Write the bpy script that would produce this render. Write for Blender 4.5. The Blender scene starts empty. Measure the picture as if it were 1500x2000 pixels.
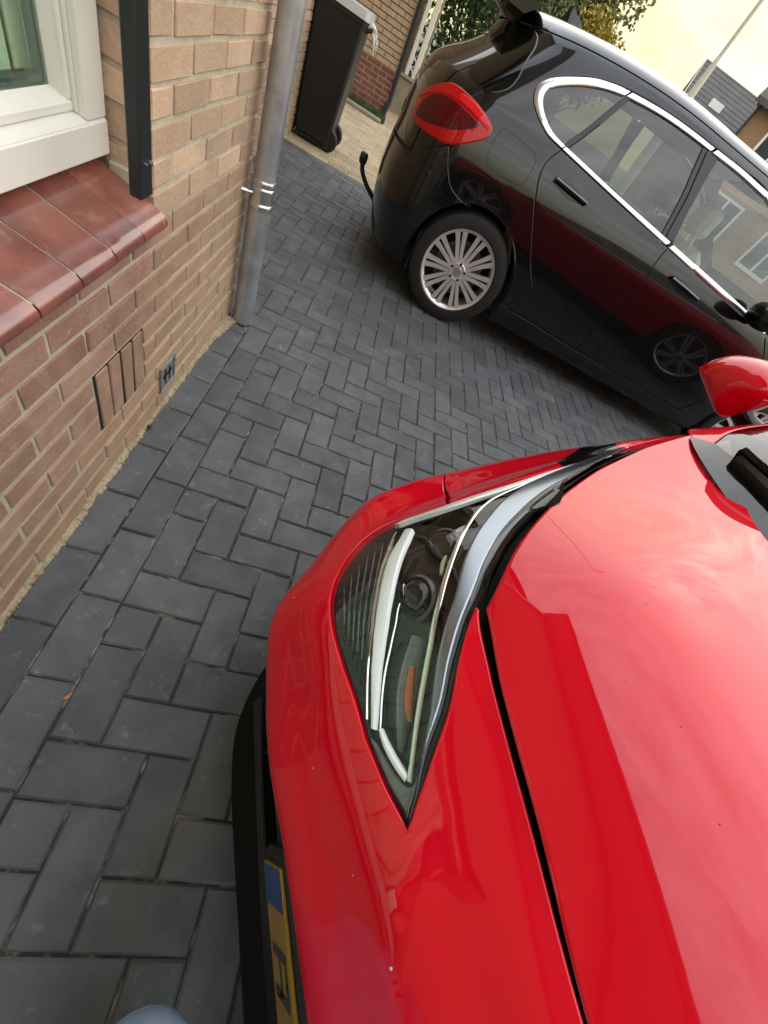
import bpy, bmesh, math, random
import numpy as np
from mathutils import Vector, Matrix, noise
from mathutils.bvhtree import BVHTree
from mathutils.geometry import delaunay_2d_cdt
random.seed(7); RNG = np.random.default_rng(7)
SC = bpy.context.scene
COL = SC.collection
# ------------------------------------------------------------------ camera
CAM_F = 761.9                      # focal length for a 1500 px wide picture
CAM_C = np.array([0.4910, -0.0820, 1.1844])
CAM_R = np.array([[0.9074191876604496, 0.09186831175713432, 0.4100617406690652],
                  [0.323979792667973, -0.7744138867860202, -0.5434337364350748],
                  [0.2676331664956101, 0.6259739173862302, -0.732481496656175]])
cd = bpy.data.cameras.new('camera'); cam = bpy.data.objects.new('camera', cd); COL.objects.link(cam)
cd.sensor_fit = 'HORIZONTAL'; cd.sensor_width = 36.0; cd.lens = 36.0 * CAM_F / 1500.0
cd.clip_start = 0.02; cd.clip_end = 2000.0
cam.matrix_world = Matrix([[CAM_R[0][i], -CAM_R[1][i], -CAM_R[2][i], CAM_C[i]] for i in range(3)] + [[0, 0, 0, 1]])
SC.camera = cam
SC.render.resolution_x, SC.render.resolution_y = 768, 1024
# ------------------------------------------------------------------ sky, sun, exposure
SUN_EL, SUN_AZ = 32.0, 50.0        # azimuth measured from +Y towards +X
world = bpy.data.worlds.new('World'); SC.world = world; world.use_nodes = True
wn = world.node_tree; wn.nodes.clear()
def N(nt, t, **kw):
    n = nt.nodes.new(t)
    for k, v in kw.items(): setattr(n, k, v)
    return n
def L(nt, a, b): nt.links.new(a, b)
def ramp(nt, stops, interp='LINEAR'):
    r = N(nt, 'ShaderNodeValToRGB'); cr = r.color_ramp; cr.interpolation = interp
    while len(cr.elements) > 1: cr.elements.remove(cr.elements[-1])
    cr.elements[0].position = stops[0][0]; cr.elements[0].color = tuple(stops[0][1]) + (1,)
    for p, c in stops[1:]:
        e = cr.elements.new(p); e.color = tuple(c) + (1,)
    return r
sky = N(wn, 'ShaderNodeTexSky', sky_type='NISHITA'); sky.sun_disc = False
sky.sun_elevation = math.radians(SUN_EL); sky.sun_rotation = math.radians(SUN_AZ)
sky.dust_density = 3.0; sky.air_density = 1.0; sky.ozone_density = 1.0
tc = N(wn, 'ShaderNodeTexCoord'); sep = N(wn, 'ShaderNodeSeparateXYZ'); L(wn, tc.outputs['Generated'], sep.inputs[0])
# overcast evening cloud: cream low down, cool grey-white overhead
cl = ramp(wn, [(0.0, (5.8, 5.4, 2.9)), (0.10, (6.1, 5.75, 3.3)), (0.20, (7.6, 7.3, 4.9)), (0.30, (10.6, 10.4, 8.8)), (0.50, (13.2, 13.3, 13.0)), (1.0, (13.2, 14.0, 15.2))])
L(wn, sep.outputs[2], cl.inputs[0])
mp = N(wn, 'ShaderNodeMapping'); mp.inputs['Scale'].default_value = (1.0, 1.0, 3.0); L(wn, tc.outputs['Generated'], mp.inputs[0])
nz = N(wn, 'ShaderNodeTexNoise'); nz.inputs['Scale'].default_value = 5.0; nz.inputs['Detail'].default_value = 7; nz.inputs['Roughness'].default_value = 0.62
L(wn, mp.outputs[0], nz.inputs['Vector'])
cf = ramp(wn, [(0.34, (0.64,) * 3), (0.60, (1.0,) * 3)])
L(wn, nz.outputs['Fac'], cf.inputs[0])
mx = N(wn, 'ShaderNodeMix', data_type='RGBA'); L(wn, cf.outputs[0], mx.inputs[0]); L(wn, sky.outputs[0], mx.inputs[6]); L(wn, cl.outputs[0], mx.inputs[7])
bg = N(wn, 'ShaderNodeBackground'); bg.inputs[1].default_value = 0.10; L(wn, mx.outputs[2], bg.inputs[0])
wo = N(wn, 'ShaderNodeOutputWorld'); L(wn, bg.outputs[0], wo.inputs[0])
sd = bpy.data.lights.new('sun', 'SUN'); sd.energy = 0.5; sd.angle = math.radians(120); sd.color = (1.0, 0.93, 0.82)
sun = bpy.data.objects.new('sun', sd); COL.objects.link(sun)
_e, _a = math.radians(SUN_EL), math.radians(SUN_AZ)
sun.rotation_euler = Vector((math.sin(_a) * math.cos(_e), math.cos(_a) * math.cos(_e), math.sin(_e))).to_track_quat('Z', 'Y').to_euler()
SC.view_settings.view_transform = 'Standard'; SC.view_settings.look = 'None'
SC.view_settings.exposure = 0.85; SC.view_settings.gamma = 1.0; SC.view_settings.use_curve_mapping = False
SC.render.engine = 'CYCLES'
SC.cycles.max_bounces = 10; SC.cycles.transparent_max_bounces = 16
# ------------------------------------------------------------------ material helpers
MATS = {}
def pm(name, col, rough=0.5, metal=0.0, coat=0.0, coat_rough=0.03, spec=0.5, var=None, var2=None, bump=None, per_object=0.0, wvar=None, rvar=None, coat_ior=None):
    """Principled material; var=(colour, scale, lo, hi) mottles, per_object shifts value from piece to piece."""
    m = bpy.data.materials.new(name); m.use_nodes = True; nt = m.node_tree
    b = nt.nodes['Principled BSDF']; b.inputs['Base Color'].default_value = tuple(col) + (1,)
    b.inputs['Roughness'].default_value = rough; b.inputs['Metallic'].default_value = metal
    b.inputs['Specular IOR Level'].default_value = spec
    b.inputs['Coat Weight'].default_value = coat; b.inputs['Coat Roughness'].default_value = coat_rough
    if coat_ior: b.inputs['Coat IOR'].default_value = coat_ior
    need = var or var2 or bump or rvar or per_object or wvar
    if need:
        t = N(nt, 'ShaderNodeTexCoord'); oi = N(nt, 'ShaderNodeObjectInfo')
        ml = N(nt, 'ShaderNodeMath', operation='MULTIPLY'); ml.inputs[1].default_value = 61.7; L(nt, oi.outputs['Random'], ml.inputs[0])
        va = N(nt, 'ShaderNodeVectorMath', operation='ADD'); L(nt, t.outputs['Object'], va.inputs[0]); L(nt, ml.outputs[0], va.inputs[1])
        cur = None
        def nzn(sc, det=5, ro=0.6):
            n = N(nt, 'ShaderNodeTexNoise'); n.inputs['Scale'].default_value = sc; n.inputs['Detail'].default_value = det; n.inputs['Roughness'].default_value = ro
            L(nt, va.outputs[0], n.inputs['Vector']); return n
        for v in (var, var2):
            if not v: continue
            n = nzn(v[1]); r = ramp(nt, [(v[2], (0, 0, 0)), (v[3], (1, 1, 1))]); L(nt, n.outputs['Fac'], r.inputs[0])
            x = N(nt, 'ShaderNodeMix', data_type='RGBA'); L(nt, r.outputs[0], x.inputs[0])
            if cur: L(nt, cur, x.inputs[6])
            else: x.inputs[6].default_value = tuple(col) + (1,)
            x.inputs[7].default_value = tuple(v[0]) + (1,); cur = x.outputs[2]
        if per_object:
            hs = N(nt, 'ShaderNodeHueSaturation')
            mr = N(nt, 'ShaderNodeMapRange'); mr.inputs[3].default_value = 1 - per_object; mr.inputs[4].default_value = 1 + per_object
            L(nt, oi.outputs['Random'], mr.inputs[0]); L(nt, mr.outputs[0], hs.inputs['Value'])
            if cur: L(nt, cur, hs.inputs['Color'])
            else: hs.inputs['Color'].default_value = tuple(col) + (1,)
            cur = hs.outputs[0]
        for v in (wvar or ()):               # stains that run on from piece to piece
            g = N(nt, 'ShaderNodeNewGeometry'); n = N(nt, 'ShaderNodeTexNoise'); n.inputs['Scale'].default_value = v[1]; n.inputs['Detail'].default_value = 7; n.inputs['Roughness'].default_value = 0.65
            L(nt, g.outputs['Position'], n.inputs['Vector']); r = ramp(nt, [(v[2], (0, 0, 0)), (v[3], (v[4],) * 3)]); L(nt, n.outputs['Fac'], r.inputs[0])
            x = N(nt, 'ShaderNodeMix', data_type='RGBA'); L(nt, r.outputs[0], x.inputs[0])
            if cur: L(nt, cur, x.inputs[6])
            else: x.inputs[6].default_value = tuple(col) + (1,)
            x.inputs[7].default_value = tuple(v[0]) + (1,); cur = x.outputs[2]
        if cur: L(nt, cur, b.inputs['Base Color'])
        if rvar:
            n = nzn(rvar[0]); mr = N(nt, 'ShaderNodeMapRange'); mr.inputs[1].default_value = 0.3; mr.inputs[2].default_value = 0.7
            mr.inputs[3].default_value = rvar[1]; mr.inputs[4].default_value = rvar[2]; L(nt, n.outputs['Fac'], mr.inputs[0]); L(nt, mr.outputs[0], b.inputs['Roughness'])
        if bump:
            n = nzn(bump[0], 6, 0.65); bp = N(nt, 'ShaderNodeBump'); bp.inputs['Strength'].default_value = bump[1]; bp.inputs['Distance'].default_value = bump[2]
            L(nt, n.outputs['Fac'], bp.inputs['Height']); L(nt, bp.outputs[0], b.inputs['Normal'])
    MATS[name] = m; return m
def glass_mat(name, tint=(0.8, 0.85, 0.85), rough=0.0, ior=1.5, refl=1.0):
    """Thin sheet of glass: see-through with a Fresnel reflection."""
    m = bpy.data.materials.new(name); m.use_nodes = True; nt = m.node_tree; nt.nodes.clear()
    o = N(nt, 'ShaderNodeOutputMaterial'); tr = N(nt, 'ShaderNodeBsdfTransparent'); tr.inputs[0].default_value = tuple(tint) + (1,)
    gl = N(nt, 'ShaderNodeBsdfGlossy'); gl.inputs['Roughness'].default_value = rough; gl.inputs[0].default_value = (refl, refl, refl, 1)
    fr = N(nt, 'ShaderNodeFresnel'); ge = N(nt, 'ShaderNodeNewGeometry'); mr = N(nt, 'ShaderNodeMapRange'); mr.inputs[3].default_value = ior; mr.inputs[4].default_value = 1.0 / ior   # a thin sheet reflects alike from both sides
    L(nt, ge.outputs['Backfacing'], mr.inputs[0]); L(nt, mr.outputs[0], fr.inputs[0])
    ms = N(nt, 'ShaderNodeMixShader'); L(nt, fr.outputs[0], ms.inputs[0]); L(nt, tr.outputs[0], ms.inputs[1]); L(nt, gl.outputs[0], ms.inputs[2]); L(nt, ms.outputs[0], o.inputs[0])
    MATS[name] = m; return m
# ------------------------------------------------------------------ object helpers
def tag(o, label=None, cat=None, group=None, kind=None):
    if label: o['label'] = label
    if cat: o['category'] = cat
    if group: o['group'] = group
    if kind: o['kind'] = kind
    return o
def empty(name, loc=(0, 0, 0), rz=0.0, parent=None):
    o = bpy.data.objects.new(name, None); COL.objects.link(o); o.location = loc; o.rotation_euler = (0, 0, rz)
    o.empty_display_size = 0.1
    if parent: o.parent = parent
    return o
def mesh(name, V, F, mat, parent=None, smooth=False, normals=None):
    me = bpy.data.meshes.new(name); me.from_pydata([tuple(map(float, v)) for v in V], [], [tuple(map(int, f)) for f in F])
    if smooth or normals is not None: me.polygons.foreach_set('use_smooth', [True] * len(me.polygons))
    if normals is not None: me.normals_split_custom_set_from_vertices([tuple(map(float, n)) for n in normals])
    if mat: me.materials.append(mat)
    me.update()
    o = bpy.data.objects.new(name, me); COL.objects.link(o)
    if parent: o.parent = parent
    return o
def clone(o, name=None, loc=None, rot=None, parent=None):
    c = o.copy(); COL.objects.link(c)
    if name: c.name = name
    if loc is not None: c.location = loc
    if rot is not None: c.rotation_euler = rot
    c.parent = parent; return c
class MB:
    """Collects shapes into one mesh."""
    def __init__(s): s.v = []; s.f = []
    def add(s, V, F):
        k = len(s.v); s.v += [tuple(map(float, v)) for v in V]; s.f += [tuple(int(i) + k for i in f) for f in F]; return s
    def box(s, x0, x1, y0, y1, z0, z1, c=0.0):
        if c <= 0:
            V = [(x, y, z) for x in (x0, x1) for y in (y0, y1) for z in (z0, z1)]
            return s.add(V, [(0, 1, 3, 2), (4, 6, 7, 5), (0, 4, 5, 1), (2, 3, 7, 6), (0, 2, 6, 4), (1, 5, 7, 3)])
        V = []; idx = {}
        lo = (x0, y0, z0); hi = (x1, y1, z1)
        for i in (0, 1):
            for j in (0, 1):
                for k in (0, 1):
                    for ax in range(3):
                        p = []
                        for d, b in enumerate((i, j, k)):
                            e = hi[d] if b else lo[d]
                            if d != ax: e += -c if b else c
                            p.append(e)
                        idx[(i, j, k, ax)] = len(V); V.append(p)
        F = []
        for ax in range(3):
            o1, o2 = [d for d in range(3) if d != ax]
            for b in (0, 1):
                q = []
                for (u, w) in ((0, 0), (1, 0), (1, 1), (0, 1)):
                    t = [0, 0, 0]; t[ax] = b; t[o1] = u; t[o2] = w; q.append(idx[(t[0], t[1], t[2], ax)])
                if (b == 1) == (ax == 1): q = q[::-1]
                F.append(q)
            for u in (0, 1):
                for w in (0, 1):
                    q = []
                    for b in (0, 1):
                        t = [0, 0, 0]; t[ax] = b; t[o1] = u; t[o2] = w
                        q.append((idx[(t[0], t[1], t[2], o1)], idx[(t[0], t[1], t[2], o2)]))
                    F.append((q[0][0], q[0][1], q[1][1], q[1][0]))
        for i in (0, 1):
            for j in (0, 1):
                for k in (0, 1): F.append((idx[(i, j, k, 0)], idx[(i, j, k, 1)], idx[(i, j, k, 2)]))
        return s.add(V, F)
    def tube(s, pts, r, n=10, caps=True, flat=None):
        pts = [Vector(p) for p in pts]; R = r if hasattr(r, '__len__') else [r] * len(pts)
        V = []; F = []; up = None
        for i, p in enumerate(pts):
            d = (pts[min(i + 1, len(pts) - 1)] - pts[max(i - 1, 0)]).normalized()
            if up is None: up = Vector((0, 0, 1)) if abs(d.z) < 0.9 else Vector((1, 0, 0))
            a = d.cross(up).normalized(); up = a.cross(d).normalized()
            for k in range(n):
                t = 2 * math.pi * k / n; V.append(p + (a * math.cos(t) + up * math.sin(t)) * R[i])
        for i in range(len(pts) - 1):
            for k in range(n): F.append((i * n + k, i * n + (k + 1) % n, (i + 1) * n + (k + 1) % n, (i + 1) * n + k))
        if caps: F.append(tuple(range(n))[::-1]); F.append(tuple((len(pts) - 1) * n + k for k in range(n)))
        return s.add(V, F)
    def lathe(s, prof, n=32, axis='y', c=(0, 0, 0), close=False):
        V = []; F = []
        for (r, h) in prof:
            for k in range(n):
                t = 2 * math.pi * k / n; x, y = r * math.cos(t), r * math.sin(t)
                V.append({'y': (c[0] + x, c[1] + h, c[2] + y), 'z': (c[0] + x, c[1] + y, c[2] + h), 'x': (c[0] + h, c[1] + x, c[2] + y)}[axis])
        m = len(prof)
        for i in range(m - 1):
            for k in range(n): F.append((i * n + k, i * n + (k + 1) % n, (i + 1) * n + (k + 1) % n, (i + 1) * n + k))
        if close: F.append(tuple(range(n))[::-1]); F.append(tuple((m - 1) * n + k for k in range(n)))
        return s.add(V, F)
    def prism(s, poly, z0, z1):
        n = len(poly); V = [(x, y, z0) for x, y in poly] + [(x, y, z1) for x, y in poly]
        return s.add(V, [tuple(range(n))[::-1], tuple(range(n, 2 * n))] + [(i, (i + 1) % n, n + (i + 1) % n, n + i) for i in range(n)])
    def build(s, name, mat, parent=None, smooth=False):
        o = mesh(name, s.v, s.f, mat, parent, smooth)
        bm = bmesh.new(); bm.from_mesh(o.data); bmesh.ops.recalc_face_normals(bm, faces=bm.faces); bm.to_mesh(o.data); bm.free()
        if smooth:
            try:
                o.data.set_sharp_from_angle(angle=math.radians(38))
            except Exception: pass
        return o
def boxo(name, x0, x1, y0, y1, z0, z1, mat, parent=None, c=0.0): return MB().box(x0, x1, y0, y1, z0, z1, c).build(name, mat, parent)
# ------------------------------------------------------------------ picture measurements -> points of the place
def cray(px, py): return CAM_R.T @ np.array([(px - 750.0) / CAM_F, (py - 1000.0) / CAM_F, 1.0])
def at(px, py, ax, val):
    d = cray(px, py); return CAM_C + d * ((val - CAM_C[ax]) / d[ax])
def project(P):
    q = CAM_R @ (np.asarray(P, float) - CAM_C); return 750 + CAM_F * q[0] / q[2], 1000 + CAM_F * q[1] / q[2], q[2]
# ------------------------------------------------------------------ smooth sheets and panels cut from them
def crom(P, n=8, closed=False):
    P = [np.asarray(p, float) for p in P]
    if len(P) == 2: return [P[0] + (P[1] - P[0]) * i / n for i in range(n + 1)]
    m = len(P); out = []
    for i in range(m if closed else m - 1):
        g = lambda k: P[k % m] if closed else (P[k] if 0 <= k < m else (2 * P[0] - P[1] if k < 0 else 2 * P[-1] - P[-2]))
        a, b, c, d = g(i - 1), g(i), g(i + 1), g(i + 2)
        for j in range(n):
            t = j / n; out.append(0.5 * (2 * b + (c - a) * t + (2 * a - 5 * b + 4 * c - d) * t * t + (3 * b - a - 3 * c + d) * t ** 3))
    if not closed: out.append(P[-1])
    return out
def loop(*segs, n=6):
    """closed outline from smooth segments with corners where they meet"""
    out = []
    for s in segs:
        q = crom(s, n) if len(s) > 1 else [np.asarray(s[0], float)]
        for p in q:
            if not out or np.linalg.norm(p - out[-1]) > 1e-5: out.append(p)
    if np.linalg.norm(out[0] - out[-1]) < 1e-5: out.pop()
    return np.array(out)
def resample(P, ds, closed=True):
    P = np.asarray(P, float); Q = np.vstack([P, P[:1]]) if closed else P
    out = []
    for a, b in zip(Q[:-1], Q[1:]):
        k = max(1, int(math.ceil(np.linalg.norm(b - a) / ds)))
        for i in range(k): out.append(a + (b - a) * i / k)
    if not closed: out.append(Q[-1])
    out = np.array(out); keep = [0]
    for i in range(1, len(out)):
        if np.linalg.norm(out[i] - out[keep[-1]]) > ds * 0.3: keep.append(i)
    return out[keep]
def area2(P): x, y = P[:, 0], P[:, 1]; return 0.5 * np.sum(x * np.roll(y, -1) - y * np.roll(x, -1))
def inset(P, d):
    e = np.roll(P, -1, 0) - P; e /= np.maximum(np.linalg.norm(e, axis=1)[:, None], 1e-9)
    nn = np.c_[-e[:, 1], e[:, 0]]; n2 = nn + np.roll(nn, 1, 0); l = np.linalg.norm(n2, axis=1)[:, None]
    n2 = n2 / np.maximum(l, 1e-6); k = np.clip(1.0 / np.maximum(np.sum(n2 * nn, 1), 0.45), 1, 2.2)[:, None]
    return P + n2 * d * k
def inside(P, Q):
    x, y = Q[:, 0], Q[:, 1]; r = np.zeros(len(Q), bool)
    for a, b in zip(P, np.roll(P, -1, 0)):
        c = ((a[1] > y) != (b[1] > y))
        if c.any():
            xi = (b[0] - a[0]) * (y - a[1]) / (b[1] - a[1] + 1e-15) + a[0]; r ^= c & (x < xi)
    return r
class Sheet:
    """fn(s, t) -> points (arrays) in the local frame of the thing whose world matrix is M; sign = +1 if dP/ds x dP/dt points outwards"""
    def __init__(self, fn, s0, s1, t0, t1, M=None, ns=160, nt=80, sign=1):
        self.fn, self.sign, self.M = fn, sign, (M or Matrix())
        S, T = np.meshgrid(np.linspace(s0, s1, ns), np.linspace(t0, t1, nt), indexing='ij'); self.st = np.c_[S.ravel(), T.ravel()]
        P = fn(self.st[:, 0], self.st[:, 1]); Mw = np.array(self.M); self.W = P @ Mw[:3, :3].T + Mw[:3, 3]; self.Lp = P
        F = []
        for i in range(ns - 1):
            for j in range(nt - 1):
                a, b, c, d = i * nt + j, (i + 1) * nt + j, (i + 1) * nt + j + 1, i * nt + j + 1; F += [(a, b, c), (a, c, d)]
        self.F = F; self.bvh = BVHTree.FromPolygons([Vector(v) for v in self.W], F); self.bvl = BVHTree.FromPolygons([Vector(v) for v in P], F)
    def _st(self, p, f, V):
        a, b, c = (V[i] for i in self.F[f]); v0, v1, v2 = b - a, c - a, np.array(p) - a
        d00, d01, d11, d20, d21 = v0 @ v0, v0 @ v1, v1 @ v1, v2 @ v0, v2 @ v1; dn = d00 * d11 - d01 * d01 + 1e-18
        v = (d11 * d20 - d01 * d21) / dn; w = (d00 * d21 - d01 * d20) / dn; ia, ib, ic = self.F[f]
        return self.st[ia] * (1 - v - w) + self.st[ib] * v + self.st[ic] * w
    def pix(self, px, py):
        d = Vector(cray(px, py)).normalized(); o = Vector(CAM_C); h = self.bvh.ray_cast(o, d)
        if h[0] is not None: return self._st(h[0], h[2], self.W)
        best = None
        for k in np.linspace(0.2, 7, 400):
            q = self.bvh.find_nearest(o + d * k)
            if q[0] is not None and (best is None or q[3] < best[3]): best = q
        return self._st(best[0], best[2], self.W)
    def pixs(self, pts): return [self.pix(*p) for p in pts]
    def near(self, p):
        q = self.bvl.find_nearest(Vector(p)); return self._st(q[0], q[2], self.Lp)
    def P(self, st, off=0.0):
        st = np.asarray(st, float).reshape(-1, 2); p = self.fn(st[:, 0], st[:, 1])
        return p + self.Nm(st) * off if off else p
    def Nm(self, st):
        st = np.asarray(st, float).reshape(-1, 2); e = 2e-3; s, t = st[:, 0], st[:, 1]
        n = np.cross(self.fn(s + e, t) - self.fn(s - e, t), self.fn(s, t + e) - self.fn(s, t - e)) * self.sign
        return n / np.maximum(np.linalg.norm(n, axis=1)[:, None], 1e-12)
def panel(name, sh, outer, mat, parent, holes=(), sp=0.022, bs=0.010, gap=0.002, off=0.0, edge=0.004, drop=0.0016, depth=0.012, mirror=None, soft=0.9):
    """a sheet-metal piece cut from sheet sh: rounded-over rim, real thickness, smooth normals; mirror=name also builds the other side (y -> -y)"""
    loops = []
    for i, P in enumerate([outer] + list(holes)):
        P = resample(np.asarray(P), bs)
        if (area2(P) > 0) != (i == 0): P = P[::-1]
        loops.append(inset(P, gap) if gap else P)
    rings = [inset(P, edge) for P in loops] if edge else []
    nb = sum(map(len, loops)); B = np.vstack(loops)
    lo, hi = B.min(0), B.max(0)
    gx, gy = np.meshgrid(np.arange(lo[0] + sp / 2, hi[0], sp), np.arange(lo[1] + sp / 2, hi[1], sp)); gx = gx + (np.arange(gx.shape[0]) % 2)[:, None] * sp / 2
    G = np.c_[gx.ravel(), gy.ravel()]
    ok = inside(loops[0], G)
    for h in loops[1:]: ok &= ~inside(h, G)
    G = G[ok]
    if len(G):
        md = np.full(len(G), 9.0)
        for k in range(0, nb, 200): md = np.minimum(md, np.min(np.linalg.norm(G[:, None] - B[None, k:k + 200], axis=2), 1))
        G = G[md > max(0.55 * sp, edge * 1.6)]
    RG = np.vstack(rings) if rings else np.zeros((0, 2))
    allp = np.vstack([B, RG, G]); E = []; k = 0
    for P in loops: E += [(k + i, k + (i + 1) % len(P)) for i in range(len(P))]; k += len(P)
    vo, _, fo, ov, _, _ = delaunay_2d_cdt([Vector(p) for p in allp], E, [], 0, 1e-7)
    U = np.array([tuple(v) for v in vo]); T = np.array([f for f in fo if len(f) == 3])
    cen = U[T].mean(1); ok = inside(loops[0], cen)
    for h in loops[1:]: ok &= ~inside(h, cen)
    T = T[ok]
    Pn = sh.P(U); Nn = sh.Nm(U); isb = np.array([any(i < nb for i in o) for o in ov])
    V = Pn + Nn * off; Nv = Nn.copy()
    # orientation of the triangles
    fn_ = np.cross(V[T[:, 1]] - V[T[:, 0]], V[T[:, 2]] - V[T[:, 0]]); flip = np.sum(fn_ * Nn[T[:, 0]], 1) < 0
    T[flip] = T[flip][:, ::-1]
    RV, RF, RN = [], [], []
    first = {}
    for vi, o in enumerate(ov):
        for i in o:
            if i < nb: first[i] = vi
    if edge:
        ringP = sh.P(RG)
        for i in range(nb):
            if i not in first: continue
            vi = first[i]; o = Pn[vi] - ringP[i]; l = np.linalg.norm(o)
            if l < 1e-9: continue
            o = o / l; V[vi] = Pn[vi] + Nn[vi] * (off - drop); q = Nn[vi] + o * soft; Nv[vi] = q / np.linalg.norm(q)
    if depth:
        k = 0
        for P in loops:
            m = len(P); base = len(RV)
            for i in range(m):
                vi = first.get(k + i, 0); nx = first.get(k + (i + 1) % m, 0)
                o = Nv[vi] - Nn[vi] * (Nv[vi] @ Nn[vi]); lo_ = np.linalg.norm(o); o = o / lo_ if lo_ > 1e-6 else Nn[vi]
                RV += [V[vi], V[vi] - Nn[vi] * depth]; RN += [o, o]
            for i in range(m):
                a, b = base + 2 * i, base + 2 * ((i + 1) % m); RF.append((a, b, b + 1, a + 1))
            k += m
    n0 = len(V)
    VV = np.vstack([V, np.array(RV)]) if RV else V; NN = np.vstack([Nv, np.array(RN)]) if RV else Nv
    FF = [tuple(t) for t in T] + [tuple(i + n0 for i in f) for f in RF]
    if mirror == 'join':
        s = np.array([1, -1, 1.0]); k = len(VV)
        return mesh(name, np.vstack([VV, VV * s]), FF + [tuple(i + k for i in f[::-1]) for f in FF], mat, parent, normals=np.vstack([NN, NN * s]))
    res = mesh(name, VV, FF, mat, parent, normals=NN)
    if mirror:
        s = np.array([1, -1, 1.0]); o2 = mesh(name, VV * s, [f[::-1] for f in FF], mat, mirror if not isinstance(mirror, bool) else parent, normals=NN * s)
        return res, o2
    return res
def ribbon(name, sh, path, width, mat, parent, off=0.004, thick=0.006, ds=0.012, mirror=False, round_=0.5):
    """a raised strip following a path on a sheet; width is a number or one value per path point"""
    path = np.asarray(path, float); w = np.asarray(width if hasattr(width, '__len__') else [width] * len(path), float)
    A = crom(np.c_[path, w], 8); A = resample(np.array(A), ds, closed=False); p, w = A[:, :2], A[:, 2]
    d = np.gradient(p, axis=0); d /= np.linalg.norm(d, axis=1)[:, None]; nn = np.c_[-d[:, 1], d[:, 0]]
    prof = [(-0.5, -thick), (-0.5, 0.0), (-0.36, 0.75 * off), (0, off), (0.36, 0.75 * off), (0.5, 0.0), (0.5, -thick)]
    V = []; m = len(prof)
    rows = [sh.P(p + nn * (w * u)[:, None]) + sh.Nm(p + nn * (w * u)[:, None]) * h for u, h in prof]
    for i in range(len(p)): V += [r[i] for r in rows]
    F = [(i * m + j, i * m + j + 1, (i + 1) * m + j + 1, (i + 1) * m + j) for i in range(len(p) - 1) for j in range(m - 1)]
    F += [tuple(range(m)), tuple((len(p) - 1) * m + j for j in range(m))]
    b = MB().add(V, F); o = b.build(name, mat, parent, True)
    if mirror:
        b2 = MB().add(np.array(V) * np.array([1, -1, 1]), F); return o, b2.build(name, mat, mirror if not isinstance(mirror, bool) else parent, True)
    return o
def net_fn(rows, sym=True):
    """bicubic sheet through a net of points rows[level][station] -> (a, n, z); s<0 mirrors"""
    G = np.array(rows, float); nl, ns, _ = G.shape
    ds = np.linalg.norm(np.diff(G, axis=1), axis=2).mean(0); S = np.r_[0, np.cumsum(ds)]
    dt = np.linalg.norm(np.diff(G, axis=0), axis=2).mean(1); T = np.r_[0, np.cumsum(dt)]
    mir = np.array([1, -1, 1.0]) if sym else None
    X = np.concatenate([(G[:, 1:2] * mir) if sym else (2 * G[:, :1] - G[:, 1:2]), G, 2 * G[:, -1:] - G[:, -2:-1]], 1)
    X = np.concatenate([2 * X[:1] - X[1:2], X, 2 * X[-1:] - X[-2:-1]], 0)
    Sx = np.r_[-S[1], S, 2 * S[-1] - S[-2]]; Tx = np.r_[-T[1], T, 2 * T[-1] - T[-2]]
    def wts(x, K):
        i = np.clip(np.searchsorted(K, x, 'right') - 1, 1, len(K) - 3); k0, k1, k2, k3 = K[i - 1], K[i], K[i + 1], K[i + 2]
        h = k2 - k1; u = (x - k1) / h; u2, u3 = u * u, u ** 3
        h00, h10, h01, h11 = 2 * u3 - 3 * u2 + 1, u3 - 2 * u2 + u, -2 * u3 + 3 * u2, u3 - u2
        a, b = h / (k2 - k0), h / (k3 - k1)
        return i, np.stack([-h10 * a, h00 - h11 * b, h01 + h10 * a, h11 * b], -1)
    def fn(s, t):
        s = np.atleast_1d(np.asarray(s, float)); t = np.atleast_1d(np.asarray(t, float)); sg = np.where(s < 0, -1.0, 1.0); sa = np.abs(s) if sym else s
        i, ws = wts(sa, Sx); j, wt = wts(t, Tx); out = np.zeros((len(s), 3))
        for b in range(4):
            for a in range(4): out += (wt[:, b] * ws[:, a])[:, None] * X[j - 1 + b, i - 1 + a]
        if sym: out[:, 1] *= sg
        return out
    return fn, S, T
def smooth1(xs, ys, sig=0.02):
    d = np.linspace(xs[0] - 0.2, xs[-1] + 0.2, 1500); P = np.array(crom(np.c_[xs, ys], 40)); y = np.interp(d, P[:, 0], P[:, 1])
    k0 = (ys[1] - ys[0]) / (xs[1] - xs[0]); k1 = (ys[-1] - ys[-2]) / (xs[-1] - xs[-2])
    y = np.where(d < xs[0], ys[0] + k0 * (d - xs[0]), np.where(d > xs[-1], ys[-1] + k1 * (d - xs[-1]), y))
    h = d[1] - d[0]; m = int(3 * sig / h) + 1; g = np.exp(-0.5 * (np.arange(-m, m + 1) * h / sig) ** 2); g /= g.sum()
    y = np.convolve(np.pad(y, m, 'edge'), g, 'valid'); return lambda x: np.interp(x, d, y)
_ph = np.linspace(0, math.pi / 2, 4000)
def corner_tab(p, wx, wy):
    cx = 1 - np.cos(_ph) ** (2 / p); cy = np.sin(_ph) ** (2 / p); ln = np.r_[0, np.cumsum(np.hypot(np.diff(cx) * wx, np.diff(cy) * wy))]
    return (lambda q: np.interp(q, ln / ln[-1], cx)), (lambda q: np.interp(q, ln / ln[-1], cy)), ln[-1]
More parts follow.
